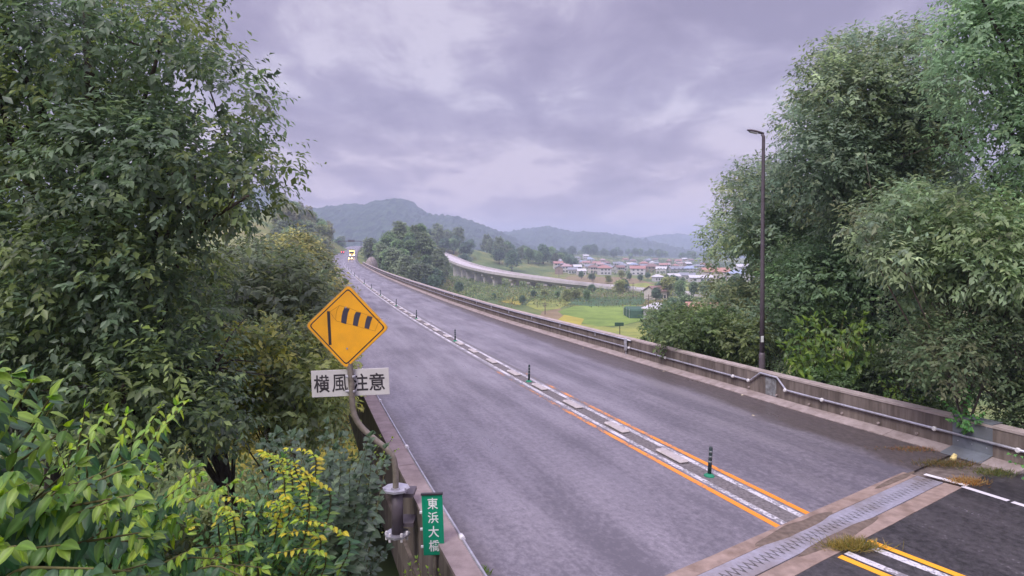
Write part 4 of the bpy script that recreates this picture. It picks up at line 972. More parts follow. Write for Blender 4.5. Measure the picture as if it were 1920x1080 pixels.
tD += targets([(560, 960), (720, 950), (735, 1060), (700, 1110), (560, 1110)], 30, 6.6, 8.6, 8)
leafy_shrub('leafy_shrub', U(620, 1400, 7.4), 'dense mound of grey green heart shaped leaves beside the sign mount', tD, LH, LG, .085, .150, 7, limit=295, start=.4, arch=.4, hang=.4, stem_r=.006)
# undergrowth below the mound, and the ragged fringe round the posts
tE = targets([(760, 1050), (830, 1040), (850, 1110), (760, 1110)], 7, 8.0, 8.5, 9)
leafy_shrub('weed_plant', U(815, 1250, 8.2), 'small pale green weed growing round the foot of the green name plate', tE, LT, LT, .045, .085, 10, cat='weed', start=.5)
tF = [(U(712, 818, 12.1), False), (U(735, 822, 12.0), False), (U(726, 836, 11.8), False), (U(745, 842, 11.7), False)]
leafy_shrub('weed_plant', U(700, 900, 12.2), 'small weed spilling over the parapet top beside the bent pole', tF, LT, LT, .06, .10, 11, cat='weed', start=.5)
# the broad-leaved shrub right of the lamp
tG = targets([(1455, 640), (1500, 600), (1600, 572), (1650, 585), (1660, 640), (1610, 690), (1520, 690), (1470, 680)], 60, 21.3, 23.6, 12)
LF = [single_leaf('leaf', 1, .46, d, f, col=c) for d, f, c in ((.35, .14, (.17, .27, .05)), (.45, .12, (.22, .33, .06)), (.4, .1, (.10, .19, .06)), (.5, .12, (.13, .21, .06)))]
leafy_shrub('leafy_shrub', (11.2, 22.6, -2), 'light green broad leaved shrub leaning over the wall right of the lamp', tG, LF, LF, .20, .46, 13, limit=295, start=.55, stem_r=.014, hang=.7, tipn=5)
tH = targets([(1640, 700), (1700, 700), (1760, 740), (1790, 780), (1700, 752), (1640, 725)], 22, 18.6, 19.8, 14)
leafy_shrub('leafy_shrub', (11.9, 19.3, -1.5), 'low yellowish green plant along the wall top between shrub and vine', tH, LF, LF, .15, .24, 15, limit=200, start=.5, stem_r=.01, tipn=4)
VN = [single_leaf('leaf', 1, .8, d, f, col=c, heart=True) for d, f, c in ((.3, .12, (.13, .33, .09)), (.4, .12, (.16, .38, .09)), (.3, .1, (.10, .26, .08)))]
tI = [(U(1815, 700, 15.6), False), (U(1820, 740, 15.5), False), (U(1760, 745, 15.6), False), (U(1785, 765, 15.5), False), (U(1830, 775, 15.3), False), (U(1808, 800, 15.1), False), (U(1815, 805, 15.1), False), (U(1850, 770, 15.3), False), (U(1800, 730, 15.6), False), (U(1775, 785, 15.3), False), (U(1840, 790, 15.2), False), (U(1812, 790, 15.1), False)]
leafy_shrub('climbing_vine', (11.3, 15.9, .4), 'bright green vine hanging over the grey steel cover plate', tI, VN, VN, .075, .125, 16, cat='vine', start=.25, limit=200, arch=.3, tipn=3)
tJ = targets([(1885, 850), (1960, 840), (1990, 960), (1900, 930)], 22, 13.0, 14.2, 17)
leafy_shrub('climbing_vine', (12.4, 13.8, -.6), 'leafy green creeper past the end of the far parapet', tJ, VN+LF, VN, .08, .12, 18, cat='vine', start=.35, limit=200)
# ferny tufts of dry grass
def tuft(name, p, label, n, h, spread, cols, seed, cat='grass tuft'):
    g = np.random.default_rng(seed); root = empty(name, p, label, cat)
    P = np.stack([g.normal(0, spread[0], n), g.normal(0, spread[1], n), np.zeros(n)], 1)
    D = np.stack([g.normal(0, .7, n)+P[:, 0]*1.2, g.normal(0, .7, n)+P[:, 1]*1.2, np.ones(n)*.8], 1); Nn = unit(g.normal(size=(n, 3)))
    ln = h*(.5+.8*g.random(n)); c = np.array(cols)[g.integers(0, len(cols), n)]*(1+.2*g.normal(size=(n, 1))).clip(.5, 1.6)
    me = leaf_mesh('blades', P, D, Nn, ln, np.full(n, .007)+.007*g.random(n), c, LEAF, curved=True); o = link('blades', me, root); o['kind'] = 'stuff'; return root
DRY = [(.40, .30, .08), (.32, .27, .07), (.22, .24, .06), (.45, .36, .14)]
def gp_(px, py): Y = 6000/(py-HY); return Vector(((px-960)/1200*Y, Y, 0))
tuft('dry_grass_tuft', gp_(1600, 1028), 'yellow green dry grass tuft growing out of the expansion joint', 900, .17, (.20, .07), DRY, 1)
tuft('dry_grass_tuft', gp_(1815, 905), 'orange brown dry weeds beside the end of the joint', 500, .12, (.16, .10), [(.42, .22, .06), (.35, .2, .08), (.4, .3, .12)], 2)
tuft('dry_grass_tuft', gp_(1775, 872), 'brown and green weeds in front of the steel cover plate', 700, .13, (.30, .12), [(.22, .17, .07), (.16, .18, .06), (.3, .2, .08)], 3)
tuft('dry_grass_tuft', gp_(1715, 843), 'reddish leaf litter and weeds along the kerb before the cover plate', 500, .08, (.38, .10), [(.30, .15, .07), (.22, .13, .07), (.16, .15, .06)], 4)
tuft('dry_grass_tuft', gp_(1862, 888), 'low green weeds at the kerb right of the cover plate', 500, .12, (.25, .12), [(.14, .19, .05), (.22, .2, .07)], 5)
tuft('dry_grass_tuft', gp_(905, 1076), 'tiny green weed at the road edge by the near parapet', 120, .09, (.06, .06), [(.16, .26, .05)], 6)
# scraps lying on the shoulder
for i, (px, py, lab) in enumerate(((1415, 779, 'pale fallen leaf on the wet shoulder below the lamp'), (1395, 741, 'small pale scrap at the kerb foot below the lamp'), (1247, 697, 'white scrap against the kerb under the pipe'), (1095, 653, 'tiny pale leaf near the far kerb'), (1470, 761, 'light stone chip on the kerb line below the pipe bend'))):
    me = single_leaf('fallen_leaf', .14, .10, .2, .2, col=(.62, .55, .42)); p = gp_(px, py)+Vector((0, 0, .012)); o = link('fallen_leaf', me); o.matrix_world = orient(p, Vector((rnd.uniform(-1, 1), rnd.uniform(-1, 1), 0)), Vector((0, 0, 1)), 1.1); tag(o, lab, 'leaf')
mb = MB(); p = gp_(1787, 863)
for k in range(3): mb.box((0, 0, 0), (.13-.03*k, .10, .09), M=Matrix.Translation(p+Vector((.02*k, 0, .04+.035*k))) @ Matrix.Rotation(.5+.7*k, 4, 'Z') @ Matrix.Rotation(.2*k, 4, 'X'), bev=.02)
o = mb.build('crumpled_bag', mat('bag_yellow', (.75, .62, .28), .6, .3, var=.3, scale=20)); tag(o, 'small crumpled yellowish white bag lying by the steel cover plate', 'litter')

# ------------------------------------------------------------------ low cover on slopes near the bridge
def cover(name, n, xr, yr, ll, cols, seed, h=.5, cond=None):
    g = np.random.default_rng(seed); x = g.uniform(xr[0], xr[1], n); y = yr[0]+(yr[1]-yr[0])*g.random(n); z = H(x, y)
    keep = (np.abs(x-np.interp(y, _ys, _xc)) > 8.2) | (z < -5)
    if cond is not None: keep &= cond(x, y)
    x, y, z = x[keep], y[keep], z[keep]; n = len(x); per = 6
    nn = np.array([noise.noise(Vector((a*.25, b*.25, seed))) for a, b in zip(x, y)])
    c = np.stack([x, y, z+.1+h*(.5+nn).clip(0, 1.5)*g.random(n)], 1); P = np.repeat(c, per, 0)+g.normal(0, ll*1.1, (n*per, 3))*[1, 1, .6]
    D = g.normal(size=(n*per, 3))+[0, 0, .35]; Nn = g.normal(size=(n*per, 3))*.5+[0, -.2, 1]
    cc = np.array(cols)[g.integers(0, len(cols), n)]*(1+.25*g.normal(size=(n, 1))+.35*nn[:, None]).clip(.4, 1.8)
    me = leaf_mesh(name, P, D, Nn, ll*(.6+.8*g.random(n*per)), ll*.5*(.6+.8*g.random(n*per)), np.repeat(cc, per, 0), LEAF)
    o = link(name, me); tag(o, kind='stuff'); return o
cover('undergrowth', 9000, (-16, 3), (3, 26), .22, [(.05, .08, .035), (.08, .11, .04), (.12, .14, .04)], 61, h=1.3)
cover('undergrowth', 7000, (9, 34), (13, 60), .30, [(.06, .10, .045), (.08, .12, .05), (.10, .13, .05)], 62, h=1.5)
cover('undergrowth', 11000, (-50, 40), (40, 130), .6, [(.14, .20, .07), (.19, .22, .07), (.22, .22, .09), (.11, .16, .07)], 63, h=1.2)

# ------------------------------------------------------------------ mountains
HILLM = field_material('forested_hill', (.006, .018, .014), (.055, .090, .050), scale=.045)
def ridge(name, pts, Y, depth, seed, tree_h=7.0, step=5.0):
    """forested ridge: crest heights along X, falling to the plain before and behind it"""
    px = np.array([p[0] for p in pts], float); py = np.array([p[1] for p in pts], float); wx = (px-960)/1200*Y; wz = 5-(py-HY)/1200*Y-tree_h*.6
    xs = np.arange(wx[0], wx[-1], step*Y/1800); crest = np.interp(xs, wx, wz)
    rows = np.concatenate([np.linspace(-1, 0, 26), np.linspace(0, 1, 12)[1:]])
    V = []; nx = len(xs)
    for r_ in rows:
        prof_ = (1-abs(r_)**1.35) if r_ < 0 else (1-abs(r_)**1.6)
        for x, c in zip(xs, crest):
            u_ = noise.fractal(Vector((x*.0032, r_*2.2, seed)), 1.0, 2.1, 4); spur = .5*noise.noise(Vector((x*.008, r_*1.1, seed+5)))
            z = -17+(c+17)*max(0, prof_+(u_*.22+spur*.35)*abs(r_)*(1-abs(r_))*2.4)
            z += (abs(noise.noise(Vector((x*.06, r_*30+seed, 3))))*1.4+abs(noise.noise(Vector((x*.15, r_*60+seed, 3)))))*tree_h*1.05*(1 if z > -12 else 0)
            V.append((x + u_*25*abs(r_), Y+r_*depth, z))
    F = [(i*nx+j, i*nx+j+1, (i+1)*nx+j+1, (i+1)*nx+j) for i in range(len(rows)-1) for j in range(nx-1)]
    me = bpy.data.meshes.new(name); me.from_pydata(V, [], F); me.materials.append(HILLM); o = link(name, me); tag(o, kind='structure'); return o
ridge('mountain', [(-900, 400), (-300, 350), (200, 360), (440, 352), (500, 352), (540, 374), (560, 385), (590, 391), (615, 388), (640, 386), (665, 382), (690, 384), (700, 380), (730, 375), (750, 372), (770, 377), (800, 397), (815, 402), (830, 403), (855, 404), (880, 412), (910, 424), (940, 434), (975, 452), (1010, 466), (1050, 480)], 1750, 560, 3)
ridge('mountain', [(820, 470), (880, 440), (940, 434), (965, 432), (1000, 426), (1030, 423), (1050, 428), (1075, 434), (1100, 434), (1125, 435), (1150, 439), (1180, 446), (1230, 456), (1290, 478)], 2350, 520, 9, 8)
ridge('mountain', [(1040, 438), (1090, 434), (1130, 437), (1160, 442), (1190, 446), (1215, 444), (1240, 440), (1270, 438), (1300, 441), (1330, 443), (1380, 436), (1500, 420), (1700, 400), (2100, 380), (2600, 420)], 3300, 560, 14, 9)
WATER = mat('lake_water', (.10, .12, .16), .08, .6, var=.1, scale=.02, bump=.1, bscale=.3)
sheet('lake', [(380, 1650), (2500, 1650), (3000, 3000), (300, 3000)], -14.75, WATER)

# ------------------------------------------------------------------ fields
RICE = field_material('ripe_rice', (.30, .27, .055), (.42, .36, .07), .15); GREENF = field_material('green_field', (.13, .20, .045), (.22, .31, .07), .10)
LOTUS = field_material('dark_green_field', (.055, .11, .06), (.10, .17, .08), .12); FALLOW = field_material('fallow_field', (.20, .155, .09), (.27, .21, .12), .12)
YG = field_material('yellow_green_field', (.17, .21, .06), (.30, .32, .08), .12)
def fld(name, corners, m, z=-14.93):
    pts = []
    for px, py in corners: Y = 1200*(5-z)/(py-HY); pts.append(((px-960)/1200*Y, Y))
    return sheet(name, pts, z, m)
fld('rice_field', [(1030, 612), (1058, 590), (1095, 598), (1080, 625)], RICE, -14.9)
fld('green_field', [(1046, 584), (1075, 574), (1140, 570), (1192, 572), (1204, 584), (1200, 602), (1165, 610), (1120, 612), (1085, 604), (1060, 594)], GREENF, -14.92)
fld('yellow_green_field', [(1085, 606), (1150, 614), (1220, 600), (1290, 640), (1200, 660), (1100, 630)], YG, -14.94)
fld('dark_green_field', [(1050, 570), (1075, 558), (1215, 556), (1205, 571), (1110, 574)], LOTUS, -14.91)
fld('fallow_field', [(1010, 596), (1025, 569), (1048, 572), (1052, 582), (1082, 603), (1050, 618)], FALLOW, -14.93)
fld('fallow_field', [(1070, 556), (1085, 547), (1170, 548), (1210, 556)], FALLOW, -14.89)
fld('yellow_green_field', [(985, 572), (1000, 560), (1045, 558), (1072, 566), (1050, 578), (1015, 584)], YG, -14.895)
fld('rice_field', [(940, 566), (965, 552), (990, 556), (975, 572)], RICE, -14.88)
fld('rice_field', [(974, 541), (978, 529), (1008, 529), (1008, 541)], RICE, -14.87)
fld('yellow_green_field', [(1095, 552), (1098, 543), (1112, 543), (1112, 552)], YG, -14.9)
fld('yellow_green_field', [(1284, 545), (1292, 530), (1440, 530), (1430, 548)], YG, -14.86)
fld('fallow_field', [(1050, 532), (1065, 518), (1180, 520), (1230, 532)], FALLOW, -14.9)
fld('yellow_green_field', [(1150, 536), (1210, 530), (1240, 538), (1180, 541)], YG, -14.84)
# paddies left of the bridge, seen under the trees
fld('rice_field', [(330, 850), (360, 760), (560, 720), (680, 740), (670, 860), (480, 900)], RICE, -14.93)

# ------------------------------------------------------------------ second viaduct
VC = mat('viaduct_concrete', (.52, .48, .49), .85, .2, var=.1, scale=.4, bump=0, dirt=(.36, .33, .33), dscale=.3, damt=.6)
vpx = [(800, 466, 620), (832, 478, 520), (871, 496, 421), (912, 506.5, 363), (960, 515, 343), (1028, 524, 330), (1070, 529.5, 326), (1108, 533.5, 326), (1150, 538.5, 322), (1225, 546, 296), (1340, 554, 280), (1480, 560, 268)]
vp = [U(*p) for p in vpx]; vp = smoothpts(vp, 3)
vroot = empty('viaduct', U(960, 515, 318), 'pale curving viaduct on white piers crossing the valley beyond the road', 'viaduct'); vl = Vector(vroot.location)
def vframes():
    out = []
    for i, p in enumerate(vp):
        t = (vp[min(i+1, len(vp)-1)]-vp[max(i-1, 0)]); t.z = 0; t.normalize(); out.append((p-vl, Vector((t.y, -t.x, 0)), Vector((0, 0, 1))))
    return out
vf = vframes()
mb = MB(); mb.sweep(vf, [(-5.2, -.35), (5.2, -.35), (5.2, -.7), (3.2, -.95), (2.9, -2.2), (-2.9, -2.2), (-3.2, -.95), (-5.2, -.7)]); mb.build('deck', VC, vroot)
for s_ in (-1, 1):
    mb = MB(); mb.sweep(vf, [(s_*5.2-.15, -.72), (s_*5.2+.15, -.72), (s_*5.2+.15, .75), (s_*5.2-.15, .75)]); mb.build('parapet_wall', VC, vroot)
for px in (856, 871, 883, 896, 912, 934, 966, 998, 1030, 1068):
    i = min(range(len(vp)), key=lambda k: abs(960+1200*vp[k].x/vp[k].y-px)); p = vp[i]; gz = Hs(p.x, p.y)-.5; top = p.z-2.2
    if top-gz < 1.5: continue
    mb = MB(); an = math.atan2(vf[i][1].y, vf[i][1].x)
    mb.box(p-vl+Vector((0, 0, (gz-p.z)/2-1.1-.4)), (5.0, 1.8, top-gz-.8), an, bev=.2); mb.box(p-vl+Vector((0, 0, -2.2-.55)), (7.4, 2.2, 1.1), an, bev=.2); mb.build('pier', VC, vroot)
gr = empty('guard_rail', U(1200, 543, 306), 'white guard rail where the viaduct comes down to the fields', 'guard rail'); grl = Vector(gr.location)
pts = smoothpts([U(*p) for p in ((1143, 536.5, 318), (1180, 540, 306), (1225, 545.5, 292), (1290, 550, 281), (1420, 557, 268))])
mb = MB(); mb.sweep([(p-grl, Vector((.1, 1, 0)).normalized(), Vector((0, 0, 1))) for p in pts], [(-.1, -.3), (-.1, .75), (.1, .75), (.1, -.3)]); mb.build('rail', PAINTW, gr)
for p in pts[::3]: mb = MB(); mb.tube([p-grl-Vector((0, 0, 1)), p-grl], .08, 5); mb.build('post', GALV, gr)

# ------------------------------------------------------------------ houses
WALLS = [mat('wall_%s' % n, c, .85, .2, var=.06, scale=1, bump=0) for n, c in (('cream', (.56, .50, .46)), ('white', (.52, .50, .52)), ('grey', (.40, .38, .38)), ('brown', (.27, .20, .16)))]
ROOFC = {'red': (.36, .19, .17), 'pink': (.39, .27, .27), 'grey': (.24, .25, .29), 'blue': (.30, .36, .48), 'brown': (.22, .14, .12), 'white': (.55, .54, .57), 'orange': (.42, .22, .17)}
ROOFS = {k: mat('roof_'+k, v, .6, .3, var=.12, scale=2, bump=0) for k, v in ROOFC.items()}
GLASS = mat('window_glass', (.04, .05, .06), .15, .6, bump=0)
_hm = {}
def house_meshes(kind, roofc, wi, wd, dp, ht):
    key = (kind, roofc, wi, wd, dp, ht)
    if key in _hm: return _hm[key]
    w2, d2 = wd/2, dp/2; mb = MB(); rh = dp*.26
    if kind == 'gable': mb.add([(-w2, -d2, -1.5), (w2, -d2, -1.5), (w2, d2, -1.5), (-w2, d2, -1.5), (-w2, -d2, ht), (w2, -d2, ht), (w2, d2, ht), (-w2, d2, ht), (-w2, 0, ht+rh), (w2, 0, ht+rh)], [(0, 1, 5, 4), (1, 2, 6, 9, 5), (2, 3, 7, 6), (3, 0, 4, 8, 7)])
    else: mb.add([(-w2, -d2, -1.5), (w2, -d2, -1.5), (w2, d2, -1.5), (-w2, d2, -1.5), (-w2, -d2, ht), (w2, -d2, ht), (w2, d2, ht), (-w2, d2, ht)], [(0, 1, 5, 4), (1, 2, 6, 5), (2, 3, 7, 6), (3, 0, 4, 7)])
    wall = mb.mesh('wall', WALLS[wi]); e = .55; W, Dd = w2+e, d2+e; mb = MB(); zb = ht-.15; th = .22
    if kind == 'gable':
        for zz in (0, th): pass
        mb.add([(-W, -Dd, zb), (W, -Dd, zb), (W, 0, ht+rh+.08), (-W, 0, ht+rh+.08), (W, Dd, zb), (-W, Dd, zb), (-W, -Dd, zb+th), (W, -Dd, zb+th), (W, 0, ht+rh+.08+th), (-W, 0, ht+rh+.08+th), (W, Dd, zb+th), (-W, Dd, zb+th)],
               [(6, 7, 8, 9), (9, 8, 10, 11), (0, 3, 2, 1), (3, 5, 4, 2), (0, 1, 7, 6), (4, 5, 11, 10), (1, 2, 8, 7), (2, 4, 10, 8), (3, 0, 6, 9), (5, 3, 9, 11)])
    else:
        k = min(w2, d2)*.75; mb.add([(-W, -Dd, zb), (W, -Dd, zb), (W, Dd, zb), (-W, Dd, zb), (-W, -Dd, zb+th), (W, -Dd, zb+th), (W, Dd, zb+th), (-W, Dd, zb+th), (-W+k+e, 0, ht+rh+.3), (W-k-e, 0, ht+rh+.3)],
               [(3, 2, 1, 0), (0, 1, 5, 4), (1, 2, 6, 5), (2, 3, 7, 6), (3, 0, 4, 7), (4, 5, 9, 8), (5, 6, 9), (6, 7, 8, 9), (7, 4, 8)])
    roof = mb.mesh('roof', ROOFS[roofc]); ws = []
    for x in (-w2*.55, w2*.05, w2*.6):
        for z in ([1.4] if ht < 4 else [1.4, 4.2]):
            mb = MB(); mb.box((x, -d2-.02, z), (1.5 if wd > 7 else 1.0, .08, 1.2)); ws.append(mb.mesh('window', GLASS))
    _hm[key] = (wall, roof, ws); return _hm[key]
def house(px, py, roofc, wi, wd, dp, ht, kind, label, rot=None, group='houses of the valley village', dz=0):
    p = ground_px(px, py); wall, roof, ws = house_meshes(kind, roofc, wi, wd, dp, ht)
    p = Vector((p.x, p.y, Hs(p.x, p.y)+dz)); e = empty('house', p, label, 'house', group, rnd.uniform(-.35, .35) if rot is None else rot)
    link('wall', wall, e); link('roof', roof, e)
    for w_ in ws: link('window', w_, e)
    return e
house(1327, 606, 'orange', 0, 11, 8, 3.4, 'gable', 'orange roofed low house half hidden by the bushes near the wall', rot=-.15)
house(1233, 601, 'white', 1, 6.5, 6, 3.2, 'hip', 'small white building beside the dark net covered plot', rot=.1)
house(1229, 562, 'brown', 0, 6, 7, 3.6, 'gable', 'brown roofed little house standing alone among the fields', rot=.5)
house(1341, 523, 'orange', 0, 19, 10, 5.0, 'gable', 'wide orange roofed house right at the edge of the big trees', rot=0)
HL = [(1042, 489, 'pink', 1, 9, 7, 5.4, 'hip', 'pink roofed house highest at the wooded end of the village'), (1062, 511, 'pink', 1, 10, 8, 5.4, 'hip', 'pale pink roofed house lowest at the viaduct end of the village'), (1052, 504, 'pink', 0, 9, 7, 3.4, 'gable', 'low pink roofed house behind the lowest pink one'),
 (1082, 490, 'grey', 2, 12, 8, 5.2, 'hip', 'grey hipped roof house under the tree clump'), (1107, 493, 'blue', 2, 13, 8, 5.2, 'hip', 'blue grey roofed house right of the grey hipped one'), (1074, 513, 'grey', 1, 9, 7, 3.4, 'gable', 'grey roofed white house in the front row'), (1090, 516, 'white', 1, 8, 7, 3.4, 'gable', 'white low house in the front row'),
 (1088, 499, 'brown', 3, 10, 7, 3.5, 'hip', 'brown roofed house in the middle row'), (1112, 513, 'brown', 0, 9, 8, 5.2, 'hip', 'brown roofed cream house left of the big red roof'), (1133, 515, 'red', 1, 12, 9, 5.6, 'hip', 'big red roofed house in the front row of the village'), (1130, 495, 'pink', 0, 9, 8, 5.6, 'hip', 'tall pink roofed house above the big red roof'),
 (1124, 506, 'pink', 1, 8, 7, 5.0, 'gable', 'pink gabled house between the pink and the red roof'), (1157, 503, 'grey', 2, 10, 8, 5.2, 'gable', 'grey gabled house right of the red roof'), (1168, 508, 'grey', 1, 10, 8, 5.2, 'hip', 'grey roofed white house with dark windows in mid village'), (1180, 504, 'white', 1, 9, 7, 5.2, 'gable', 'white gabled house in the mid village'),
 (1196, 516, 'red', 1, 14, 9, 5.4, 'gable', 'long red roofed white house in the front row'), (1207, 503, 'red', 0, 11, 8, 5.6, 'hip', 'red hipped house standing behind the long red roof'), (1222, 511, 'brown', 3, 14, 9, 5.4, 'hip', 'brown roofed dark house right of the long red roof'), (1240, 513, 'white', 1, 10, 8, 4.0, 'gable', 'white roofed house beside the brown dark one'),
 (1249, 505, 'pink', 1, 9, 7, 5.0, 'gable', 'pinkish house behind the white roofed one'), (1268, 513, 'grey', 2, 16, 9, 4.0, 'gable', 'long grey roofed shed like house in the village'), (1293, 513, 'blue', 2, 13, 9, 4.4, 'hip', 'blue roofed house near the trees'), (1233, 528, 'white', 1, 7, 6, 3.0, 'hip', 'tiny white house alone in the field'),
 (1262, 527, 'white', 1, 9, 7, 3.2, 'gable', 'white gabled hut before the long grey house'), (1288, 525, 'grey', 2, 12, 7, 3.2, 'gable', 'grey low building in front of the blue roof'), (1313, 529, 'white', 1, 17, 6, 2.8, 'gable', 'very long low white shed by the bright field'), (1145, 509, 'grey', 0, 8, 7, 3.6, 'gable', 'small grey roofed cream house right of the big red roof'),
 (1310, 508, 'grey', 2, 12, 8, 4.8, 'hip', 'grey hipped house behind the long white shed'), (1384, 528, 'blue', 1, 14, 9, 5.2, 'hip', 'lavender blue roofed house glimpsed through the leaves'), (1392, 513, 'white', 1, 15, 9, 6, 'gable', 'tall white house glimpsed through the leaves'), (1420, 525, 'pink', 1, 12, 9, 5, 'hip', 'pink roofed house glimpsed behind the lamp post'),
 (1214, 495, 'grey', 1, 11, 8, 5.2, 'hip', 'grey house at the back edge of the village'), (1098, 486, 'white', 1, 10, 8, 5.2, 'gable', 'white house at the top edge near the tree clump'), (1187, 496, 'brown', 0, 10, 8, 5.2, 'hip', 'brown roofed house at the back of the village')]
for h_ in HL:
    h_ = list(h_); h_[4] *= .85; h_[5] *= .85; house(*h_)
g_ = random.Random(77); placed = [(h_[0], h_[1]) for h_ in HL]; k_ = 0
while k_ < 50:
    px, py = g_.uniform(1038, 1345), g_.gauss(501, 8)
    if py < 487+max(0, (1075-px)*.12) or py > 520 or any(abs(px-a) < 5.0 and abs(py-b) < 2.6 for a, b in placed): continue
    placed.append((px, py)); k_ += 1; rc = g_.choice(['grey', 'grey', 'pink', 'brown', 'brown', 'white', 'blue', 'red'])
    house(px, py, rc, g_.choice([0, 1, 2, 3]), g_.choice([6.5, 8, 9.5]), 6.5, g_.choice([3.2, 5.0]), g_.choice(['gable', 'hip']), 'small %s roofed house packed among the others of the village' % rc, rot=g_.choice([-.3, .1, .4, 1.5]), group='small packed %s roofed houses' % rc)
# net-covered plot and field signs
NET = mat('green_net', (.07, .13, .095), .9, .1, var=.2, scale=.8, bump=0)
p = ground_px(1200, 598); nb = empty('net_covered_frame', p, 'dark green net covered frame between the green field and the white building', 'net cover')
mb = MB(); mb.box((0, 5, 1.3), (6.2, 10, 3.2), bev=.5); mb.build('net', NET, nb)
mb = MB()
for x in (-3.15, 3.15):
    for y in (-.1, 5, 10): mb.tube([(x, y, -.5), (x, y, 3.0)], .06, 5)
mb.build('frame_post', GALV, nb)
p = U(1161, 608, 44); fs_ = empty('field_board', Vector((p.x, p.y, Hs(p.x, p.y))), 'dark green board on a thin post just beyond the far parapet', 'board'); h0 = p.z-Hs(p.x, p.y)
mb = MB(); mb.box((0, 0, h0), (.62, .05, .24), bev=.01); mb.build('board', NET, fs_); mb = MB(); mb.tube([(.05, .05, -.3), (.05, .05, h0)], .03, 6); mb.build('post', DKSTEEL, fs_)
for i, (px, py, hpx, lab) in enumerate(((1022, 590, 24, 'thin dark pole standing in the brown field'), (1048, 535, 30, 'slim utility pole at the village edge'), (1112, 545, 34, 'slim utility pole in front of the red roofs'), (1187, 560, 30, 'utility pole by the dark field'), (1275, 556, 28, 'utility pole near the valley guard rail'), (1216, 602, 50, 'utility pole beside the small white building'), (1362, 548, 36, 'utility pole glimpsed through the leaves'))):
    p = ground_px(px, py); hh = hpx/1200*p.y; e = empty('utility_pole', p, lab, 'pole', 'utility poles in the valley')
    mb = MB(); mb.tube([(0, 0, -.5), (0, 0, hh)], [.17, .11], 7); mb.build('mast', CONCD, e); mb = MB(); mb.box((0, 0, hh-.5), (1.8, .1, .1)); mb.box((0, 0, hh-1.2), (1.4, .1, .1)); mb.build('crossarm', DKSTEEL, e)

# ------------------------------------------------------------------ far trees
def far_proto(nm, seed, cols, ll, n, rx=4.2, rz=4.6):
    g = random.Random(seed); bl = []
    for _ in range(15):
        a = g.uniform(0, 6.28); r = g.uniform(0, rx*.62); z = g.uniform(-.5, .75)*rz; bl.append((Vector((math.cos(a)*r*(1-max(0, z/rz)*.6), math.sin(a)*r*(1-max(0, z/rz)*.6), rz*1.25+z)), (rx*.42,)*2+(rz*.30,)))
    me = leaf_mesh('crown', *sprays(bl, n, 5, ll, .62, ll*1.3, cols, seed=seed, droop=.3, shell=.6, up=.5), LEAF)
    mb = MB(); mb.tube([(0, 0, -1.5), (.1, 0, 2), (0, .1, rz*1.3)], [.32, .25, .08], 6); return me, mb.mesh('trunk', BARK)
FC = [[(.17, .25, .13), (.20, .28, .14)], [(.23, .25, .13), (.26, .26, .14)], [(.12, .19, .12), (.15, .22, .13)], [(.26, .32, .19), (.23, .28, .17)], [(.28, .30, .13), (.23, .28, .12)]]
PF = [far_proto('a', 70+i, FC[i], .62, 900, rx=4.2+.5*(i % 3), rz=4.4+.6*(i % 2)) for i in range(5)]
PM = [far_proto('m', 80+i, FC[i], .34, 2600) for i in range(5)]
ntree = 0
def ftree(p, s, protos, k, label, group, cat='tree'):
    global ntree
    me, tr = protos[k]; e = empty('far_tree', p, label, cat, group, rnd.uniform(0, 6.28)); e.scale = (s, s, s*rnd.uniform(.85, 1.15))
    o = link('crown', me, e); o['kind'] = 'stuff'; link('trunk', tr, e); ntree += 1
def vis(p, x0=520, x1=1440): px = 960+1200*p[0]/p[1]; return x0 < px < x1
def grove(n, cx, cy, sx, sy, s0, s1, ks, label, group, protos=PF, cond=None, mind=4.5, seed=0):
    g = random.Random(seed); got = []; t = 0
    while len(got) < n and t < n*40:
        t += 1; x, y = g.gauss(cx, sx), g.gauss(cy, sy)
        if abs(x-XC(y)) < 10.5 or not vis((x, y)): continue
        if cond and not cond(x, y): continue
        if any((x-a)**2+(y-b)**2 < mind**2 for a, b in got): continue
        got.append((x, y)); ftree(Vector((x, y, Hs(x, y)-.3)), g.uniform(s0, s1), protos, g.choice(ks), label, group)
    return got
grove(52, -50, 304, 12, 26, .75, 1.15, [0, 3, 3, 0], 'grey green tree in the wood on the knoll right of the far road', 'trees on the knoll right of the far road', seed=1, mind=3.6, cond=lambda x, y: 960+1200*x/y < 838)
grove(9, -38, 285, 8, 8, .6, .8, [2], 'dark green tree low on the valley side of the knoll', 'dark trees at the foot of the knoll', seed=2, cond=lambda x, y: 960+1200*x/y < 848)
grove(62, -70, 580, 55, 34, 1.1, 1.6, [2, 0, 3], 'dim green tree on the wooded rise beyond the viaduct', 'trees on the rise beyond the viaduct', seed=3, cond=lambda x, y: Hs(x, y) > -14.3, mind=5)
grove(34, 5, 630, 36, 26, 1.0, 1.4, [2, 0], 'dim green tree on the low end of the rise toward the village', 'trees on the low end of the rise', seed=4, mind=6)
grove(50, -116, 290, 26, 70, .9, 1.35, [0, 1, 3, 4], 'green tree on the hillside left of the far road', 'trees on the hillside left of the far road', seed=5, cond=lambda x, y: x < XC(y)-11, mind=5)
grove(26, -165, 420, 22, 60, 1.0, 1.4, [0, 1, 3], 'green tree high on the hill left of the far road', 'trees high on the hill left of the far road', seed=6, cond=lambda x, y: x < XC(y)-16, mind=6)
grove(16, -62, 130, 14, 32, .65, .95, [1, 4, 0], 'olive tree beside the bridge on its leafy side', 'trees beside the bridge on its leafy side', PM, seed=7, cond=lambda x, y: x < XC(y)-12, mind=5)
